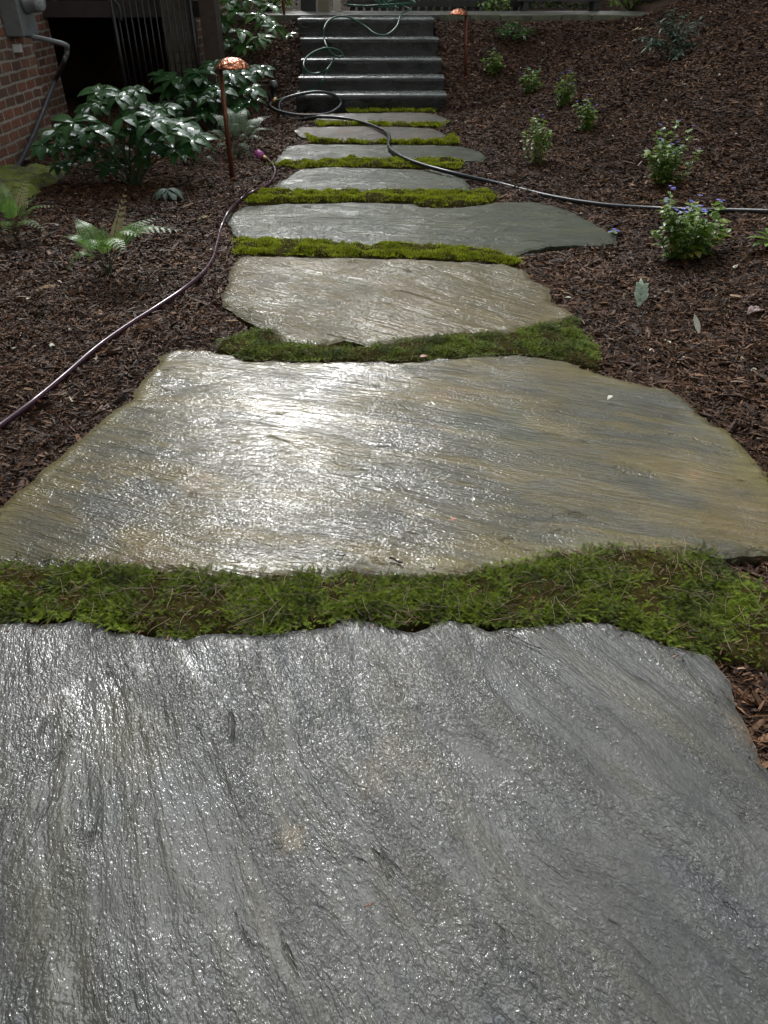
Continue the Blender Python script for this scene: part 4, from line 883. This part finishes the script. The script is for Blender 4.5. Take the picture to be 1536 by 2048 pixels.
b = ground_at(1030, 82); feathery(b, [(990,62,0),(1010,50,.1),(1035,45,.1),(1060,60,0),(1005,72,-.1),(1050,75,-.1)], 'low dark green tufted plant just below the stone curb', M_hell2, .12, .018, 'tufted_plant', 30)
b = ground_at(1545, 500); root = empty('broad_leaf_plant', b, 'broad bright green leaf reaching in at the right edge behind the nearest bank', 'plant'); lv = MB()
for (az, el, s) in ((2.9, .25, 1.0), (3.4, .1, .9), (2.4, .5, .8), (3.9, .2, .8), (.5, .3, 1), (1.6, .4, 1)):
    place(lv, leaf(.16, .075, 6, .9, .3, .4, .25), (b[0], b[1], b[2]+.03), dirbasis(az, el, .2), s, rs.random())
part(lv, 'leaves', M_shrub, root)

# ================================================================ litter
def curled(name, px, py, L, W, rz, mat, label, cat='leaf', up=.0, droop=.2, fold=.4, el=.1, group=None, lobes=0, roll=0.0):
    p = np.array(hit(px, py, .0)); 
    if px < 1200 and 400 < py: pass
    m = MB()
    if lobes:
        place(m, leaf(L, W*.45, 8, .9, up, droop, fold), (0,0,0), np.eye(3), 1)
        for i in range(lobes):
            s = .25+.6*i/lobes
            for sg in (-1, 1): place(m, leaf(L*.42*(1-.3*s), W*.30, 4, .8, .1, .2, .2, 0, .6), (L*s*.9, 0, L*(up*s-droop*s*s)), dirbasis(sg*.75, .35), 1)
    else: place(m, leaf(L, W, 8, .9, up, droop, fold, .3), (0,0,0), np.eye(3), 1)
    V = np.concatenate(m.v)@dirbasis(rz, el, roll).T; V[:, 2] -= V[:, 2].min()-.004; m.v = [V]; m.q = [np.concatenate(m.q)]; m.tone = [np.concatenate(m.tone)]
    o = m.build(name, mat); o.location = p; s_ = o.modifiers.new('t', 'SOLIDIFY'); s_.thickness = .0012
    tag(o, label, cat, group); return o
M_palegreen = leaf_mat('pale_leaf_underside', (.45,.55,.42), (.55,.64,.50), .5, .2)
M_cream = leaf_mat('cream_leaf', (.55,.55,.42), (.70,.70,.55), .45, .2)
M_dry = leaf_mat('dry_leaf', (.16,.09,.07), (.30,.20,.17), .55, .15)
M_rust = leaf_mat('rust_leaf', (.20,.07,.03), (.28,.11,.05), .5, .1)
M_teal = simple('teal_plastic', (.02,.16,.12), .3)
curled('fallen_leaf', 1276, 618, .15, .105, 1.35, M_palegreen, 'pale green lobed leaf standing upright in the right hand mulch', el=1.15, lobes=3, droop=.15, roll=.3)
curled('fallen_leaf', 1398, 670, .085, .036, 2.1, M_cream, 'small white crescent leaf curled on the mulch below the lobed leaf', el=.7, droop=-.3, fold=.8)
curled('fallen_leaf', 1492, 638, .11, .09, .5, M_dry, 'crumpled pinkish brown dry leaf near the right edge', el=.35, lobes=2, droop=.5, fold=.8)
curled('fallen_leaf', 1262, 66, .24, .11, .1, M_fernpale, 'large cream yellow dead leaf high on the mulch bank', el=.1, lobes=3, fold=.5)
curled('fallen_leaf', 1260, 608, .05, .04, 3.0, M_rust, 'small rusty orange leaf at the foot of the pale lobed leaf', el=.2)
curled('fallen_leaf', 840, 756-40, .04, .03, .4, M_rust, 'tiny rust leaf in the moss behind the olive edged flagstone', el=.2)
curled('fallen_leaf', 1415, 146, .22, .08, .3, M_grey, 'dull green curled dead leaf on the upper bank right of the feathery shrub', el=.15, fold=.7)
curled('fallen_leaf', 1090, 92, .12, .08, 1.9, M_cream, 'white pointed leaf right of the tufted plant below the curb', el=.4, lobes=1)
curled('fallen_leaf', 1130, 600-2+0, .045, .02, .1, M_cream, 'pale sliver of leaf at the ragged right corner of the olive brown flagstone', el=.1)
curled('fallen_leaf', 85, 436, .19, .034, .05, M_teal, 'flat teal oval leaf shape lying beside the left edge fern', 'plant marker', el=.05, droop=.05, fold=.1)
curled('fallen_leaf', 92, 455, .10, .05, .3, M_dry, 'brown dry leaf just below the teal oval marker', el=.2, fold=.6)
curled('fallen_leaf', 395, 440, .09, .05, .3, M_fernpale, 'pale tan leaf on the mulch right of the small green fern', el=.2, fold=.4, lobes=2)
curled('fallen_leaf', 290, 568, .06, .045, .3, M_fernpale, 'pale knobbly leaf scrap on the mulch above the purple hose', el=.3, fold=.6, lobes=2)
curled('fallen_leaf', 190, 828, .085, .05, .6, M_dry, 'grey brown dead leaf on the mulch between the purple hose and the stone', el=.2, fold=.6, lobes=2)
curled('fallen_leaf', 1240, 535, .06, .04, .6, M_rust, 'reddish brown leaf on the mulch in front of the largest flowering plant', el=.2, fold=.6)
curled('fallen_leaf', 582, 217, .10, .06, .3, M_dry, 'pinkish dead leaf lying inside the black hose loop', el=.2, fold=.3)
curled('fallen_leaf', 565, 180, .12, .07, .3, M_cream, 'pale leaf on the mulch right of the irrigation post', el=.2, fold=.3)
spots = [(933,246),(1010,300),(1022,268),(1290,355),(1240,308),(1275,340),(1160,430),(1265,232),(1330,205),(1180,165),(1245,120),(1160,110),(1200,95),(1420,25),(1505,8),(1390,205),(1440,150),(1300,170),(1340,690),(1390,735),(1500,745),(1470,540),(1305,700),(1225,795),(100,690),(140,660),(345,660),(455,600),(60,600),(30,700),(320,505),(420,500),(470,380),(1475,270),(1500,330),(1420,300),(1385,150),(1100,170),(1040,180),(1010,135),(1085,120)]
tpl = None
for i, (px, py) in enumerate(spots):
    p = hit(px, py, .004)
    if tpl is None:
        m = MB(); place(m, leaf(.026, .014, 4, .9, .1, .3, .5), (0, 0, 0), np.eye(3), 1); tpl = m.build('petal_scrap', M_cream); tpl.modifiers.new('t', 'SOLIDIFY').thickness = .001; o = tpl
    else: o = link(tpl.copy())
    o.location = (p[0], p[1], p[2]+.008); o.rotation_euler = (rs.uniform(-.6, .6), rs.uniform(-.6, .6), rs.uniform(0, 6.28)); s = rs.uniform(.7, 1.5)*(1 if py > 300 else 1.5); o.scale = (s, s*rs.uniform(.7, 1.4), s)
    tag(o, 'small pale scrap of petal or leaf lying loose on the brown mulch', 'leaf scrap', 'pale scraps scattered on the mulch')
# bark bits on the big flagstone
M_barkbit = simple('dark_bark', (.03,.018,.012), .5, var=.4, scale=60, bump=.004, bscale=150)
for px, py, L, rz, lab in ((682,1112,.026,.1,'tiny brown bark bit lying on the broad flagstone near its front edge'), (793,1122,.044,-.55,'dark pointed bark splinter on the broad flagstone near the moss'), (1366,1318,.022,1.2,'small dark bark crumb on the right corner of the nearest flagstone'), (738,1812,.018,.4,'red brown leaf fragment lying on the nearest grey flagstone'), (1045,1283,.10,-.6,'thin dark twig lying over the nearest flagstone edge')):
    p = at_z(px, py, STONE_Z+.006); m = MB(); n = 7; P = [(L*(i/(n-1)-.5), .004*L*20*math.sin(i)*.1, .003+.002*math.sin(i*1.3)) for i in range(n)]
    m.tube(P, [L*.06*(.5+abs(math.sin(i*.9+.8))) if L < .09 else .0014 for i in range(n)], 6)
    o = m.build('twig' if L > .09 else 'bark_bit', M_rust if 'red' in lab else M_barkbit); o.location = p; o.rotation_euler[2] = rz; tag(o, lab, 'twig' if L > .09 else 'bark bit')
# twigs on the mulch
for pts, r, lab in (([(1350,718),(1385,695),(1410,684)], .003, 'grey forked twig on the mulch below the white crescent leaf'), ([(20,490),(70,480),(130,455)], .005, 'thin brown twig lying by the left edge fern'), ([(1395,690),(1450,682),(1500,678)], .002, 'thin dark stick right of the grey forked twig'),
                    ([(1265,530),(1330,535),(1345,560)], .002, 'bent dark twig in front of the largest flowering plant'), ([(270,430),(295,405),(300,370)], .003, 'dark stem leaning beside the pale fern frond')):
    m = MB(); P = ghit(pts, .012); m.tube(smooth_path(P, 6), r, 5); o = m.build('twig', M_twig, origin=P[0]); tag(o, lab, 'twig')
# pine needles on the near moss (stuff)
m = MB()
Wp = MOW[1]; mn, mx = Wp.min(0), Wp.max(0); n = 0
while n < 420:
    p = np.array([rs.uniform(mn[0], mx[0]), rs.uniform(mn[1]-.02, mx[1])]);
    if not inpoly(p[None], Wp)[0]: continue
    n += 1; a = rs.uniform(0, 6.28); L = rs.uniform(.03, .11); b_ = rs.uniform(-.3, .3); z0 = .032+rs.random()*.012
    P = [(p[0]+math.cos(a+b_*(i-2)*.3)*L*(i-2)/4, p[1]+math.sin(a+b_*(i-2)*.3)*L*(i-2)/4, z0+.006*math.sin(i*1.1+a)) for i in range(5)]
    m.tube(P, .0007, 4, tone=rs.random()**1.5)
o = m.build('pine_needles', M_straw); tag(o, 'dry tan pine needles strewn over the widest moss band', 'pine needles', kind='stuff')
# speckles of grit on the stones (stuff)
m = MB(); g = rng.random((900, 2))
tv = np.array([(1,0,0),(-.5,.8,0),(-.5,-.8,0),(0,0,.8)]); tt = [(0,1,3),(1,2,3),(2,0,3)]
for k in (1, 2, 3, 4):
    w = ST[k]['w']; a, b = w.min(0), w.max(0); P = rng.uniform(a, b, (260 if k < 3 else 90, 2)); P = P[inpoly(P, w)]; n = len(P)
    th = rng.uniform(0, 6.28, n); s = rng.uniform(.0008, .0024, n)
    B = np.zeros((n, 3, 3)); B[:, 0, 0] = np.cos(th)*s; B[:, 1, 0] = np.sin(th)*s; B[:, 0, 1] = -np.sin(th)*s; B[:, 1, 1] = np.cos(th)*s; B[:, 2, 2] = s
    m.scatter(tv, None, tt, np.column_stack([P, np.full(n, STONE_Z+.004)]), B, rng.random(n))
tag(m.build('grit', M_barkbit), 'dark grains of soil scattered over the wet flagstones', 'grit', kind='stuff')

# ================================================================ beyond the patio
M_fence = simple('dark_fence_wood', (.030,.032,.026), .8, var=.4, scale=6)
root = empty('wooden_fence', (.9, 14.4, .85), 'dark vertical board fence behind the patio', 'fence')
m = MB(); x = -.55
while x < 2.3: m.box(x, x+.085, 14.4, 14.42, .84, 1.40+.02*math.sin(x*9)); x += .125
part(m, 'boards', M_fence, root, False)
for z in (.93, 1.22): m = MB(); m.box(-.6, 2.35, 14.36, 14.398, z, z+.09); part(m, 'rail', M_fence, root, False)
root = empty('dark_bench', (2.75, 13.9, .9), 'low dark wooden bench on the patio right of the fence', 'bench')
m = MB(); m.box(2.08, 3.36, 13.72, 14.12, 1.02, 1.07); part(m, 'seat', M_fence, root, False)
m = MB(); m.box(2.10, 3.34, 14.12, 14.16, 1.07, 1.55); part(m, 'backrest', M_fence, root, False)
for x in (2.14, 3.22):
    for y in (13.74, 14.04): m = MB(); m.box(x, x+.08, y, y+.07, .84, 1.018); part(m, 'leg', M_fence, root, False)
M_palepost = simple('pale_post_paint', (.50,.46,.36), .6, var=.15, scale=4)
for px, w, lab, mt_ in ((676, .11, 'pale cream post behind the patio left of the hose coil', M_palepost), (650, .16, 'tan post beside the cream post behind the patio', simple('tan_wood', (.20,.17,.11), .7, scale=5)), (620, .22, 'thick dark post left of the two pale posts behind the patio', M_fence)):
    p = at_z(px, 20, .9); m = MB(); m.box(p[0]-w/2, p[0]+w/2, 13.75, 13.75+w, .85, 2.3); m.box(p[0]-w/2-.02, p[0]+w/2+.02, 13.73, 13.77+w, 2.302, 2.34); o = m.build('garden_post', mt_, origin=(p[0], 13.8, .85), smooth=False); tag(o, lab, 'post')
def bush(base, rx, ry, rz, n, mat, label, L=.09, name='bush', group=None):
    root = empty(name, base, label, 'bush', group); lv, st = MB(), MB(); tp = leaf(L, L*.5, 3, .9, .2, .4, .2)
    cl = [(rs.uniform(-1,1)*rx*.8, rs.uniform(-1,1)*ry*.8, rz*rs.uniform(.15, 1)) for _ in range(14)]
    for c in cl: st.tube([base, tuple(np.array(base)+np.array(c)*.9)], .012, 5)
    for i in range(n):
        c = rs.choice(cl); s = .33
        p = np.array(base)+np.array(c)+(rs.gauss(0, rx*.2), rs.gauss(0, ry*.2), rs.gauss(0, rz*.15)); p[2] = max(p[2], base[2]+.02)
        place(lv, tp, p, dirbasis(rs.uniform(0, 6.28), rs.uniform(-.6, .6), rs.uniform(-.6, .6)), rs.uniform(.6, 1.3), rs.random())
    part(lv, 'leaves', mat, root); part(st, 'stems', M_twig, root)
bush((3.9, 14.0, .85), .75, .4, .7, 1500, M_treebright, 'bright yellow green bush right of the dark bench beyond the curb', .10)
bush((-1.75, 13.6, .85), .42, .4, .55, 900, M_treebright, 'bright green bush left of the dark post behind the patio', .09)
bush((1.75, 13.95, .88), .28, .12, .22, 160, M_treebright, 'small fresh green plant at the foot of the fence beside the bench', .08)
bush((5.2, 15.5, 1.0), 1.2, .8, 1.6, 1800, M_tree, 'dark green bush on the hill behind the curb end', .12)
bush((-2.6, 18, .85), 1.6, .8, 1.6, 1500, M_tree, 'dark bush far behind the patio on the left', .13)
bush((1.6, 17, .85), 2.2, .6, .8, 2200, M_tree, 'long green bush seen through the gaps of the fence', .13)

# trees; the gap and behind-viewer ones are unseen, added to darken reflections
def tree_template(seed, h, cb, cr, ncl, npc, ls):
    r = random.Random(seed); g = np.random.default_rng(seed); tr, cw = MB(), MB()
    P = [(r.uniform(-.15, .15)*i*.4, r.uniform(-.15, .15)*i*.4, h*.92*i/8) for i in range(9)]; P[0] = (0, 0, -.3)
    tr.tube(smooth_path(P, 4), np.linspace(.26, .05, 33), 9)
    C = []
    for i in range(ncl):
        s = r.random()**.8; z = cb+(h-cb)*s; rad = cr*(math.sin(math.pi*min(.98, (.12+.8*s)))**.7)*math.sqrt(r.random()); a = r.uniform(0, 6.28)
        c = np.array([math.cos(a)*rad, math.sin(a)*rad, z]); C.append(c)
        if i % 2 == 0:
            z0 = max(cb*.7, z-rad*.7); k = min(8, int(z0/(h*.92)*8)); tr.tube(smooth_path([(P[k][0], P[k][1], z0), tuple(c*.55+np.array([0, 0, z0*.45+.1])), tuple(c)], 4), np.linspace(.06, .015, 9), 5)
    C = np.array(C); idx = g.integers(0, len(C), ncl*npc); n = len(idx); sig = cr*.17
    pos = C[idx]+g.normal(0, 1, (n, 3))*[sig, sig, sig*.65]
    th = g.uniform(0, 6.28, n); el = g.normal(-.1, .5, n); rl = g.normal(0, .6, n); s = g.uniform(.6, 1.3, n)*ls
    X = np.stack([np.cos(th)*np.cos(el), np.sin(th)*np.cos(el), np.sin(el)], 1); Y0 = np.stack([-np.sin(th), np.cos(th), 0*th], 1); Z0 = np.cross(X, Y0)
    Y = Y0*np.cos(rl)[:, None]+Z0*np.sin(rl)[:, None]; Z = np.cross(X, Y)
    tv = np.array([(-.5,0,0),(-.1,.32,.05),(.5,.02,-.05),(-.05,-.32,.03)]); cw.scatter(tv, [(0,3,2,1)], None, pos, np.stack([X, Y, Z], 2)*s[:, None, None], g.random(n))
    return tr.build('trunk', M_bark), cw.build('crown', M_tree, smooth=False)
T1 = tree_template(3, 13, 3.0, 3.6, 60, 150, .30); T2 = tree_template(5, 10, 1.6, 3.2, 60, 150, .28)
first = {0: True, 1: True}
TREES = [(0, 7.5, 19, 1.15, 'tall tree directly behind the upper right bank'), (1, 3.6, 21, 1.45, 'leafy tree behind the bench and the fence'), (0, 12.5, 15, 1.15, 'tall tree on the crest of the right bank'),
 (1, 13.5, 8.5, 1.1, 'tree growing at the middle of the right bank crest'), (1, 2.4, 27, 1.7, 'far tree just right of the gap in the treeline'),
 (0, -8.5, 27, 1.0, 'tall tree behind the far wing of the house'), (1, -8.0, 42, 1.35, 'unseen distant tree added at the left of the treeline gap to darken reflections'), (1, -3.6, 46, 2.0, 'unseen distant tree added in the middle of the treeline gap to darken reflections'), (1, 0.8, 43, 2.0, 'unseen distant tree added at the right of the treeline gap to darken reflections'), (0, 14, 24, 1.3, 'tallest tree behind the right bank'),
 (1, 6.8, 24, 1.6, 'broad tree between the two tall trees behind the bank'), (1, 5.5, -6.5, 1.1, 'unseen tree added behind the viewer to the right to shade the step risers'), (0, -1.5, -9, 1.1, 'unseen tall tree added behind the viewer to shade the step risers'), (0, 2.5, -14, 1.2, 'farthest unseen tree added behind the viewer to shade the step risers')]
for ti, x, y, s, lab in TREES:
    root = empty('tree', (x, y, H(x, y) if y < 12.6 and abs(x) < 20 else .8), lab, 'tree', 'trees around the garden', rz=x*1.7+y)
    for o in (T1, T2)[ti]:
        c = o if first[ti] else link(o.copy()); c.parent = root; c.location = (0, 0, 0)
    first[ti] = False; root.scale = (s, s, s)
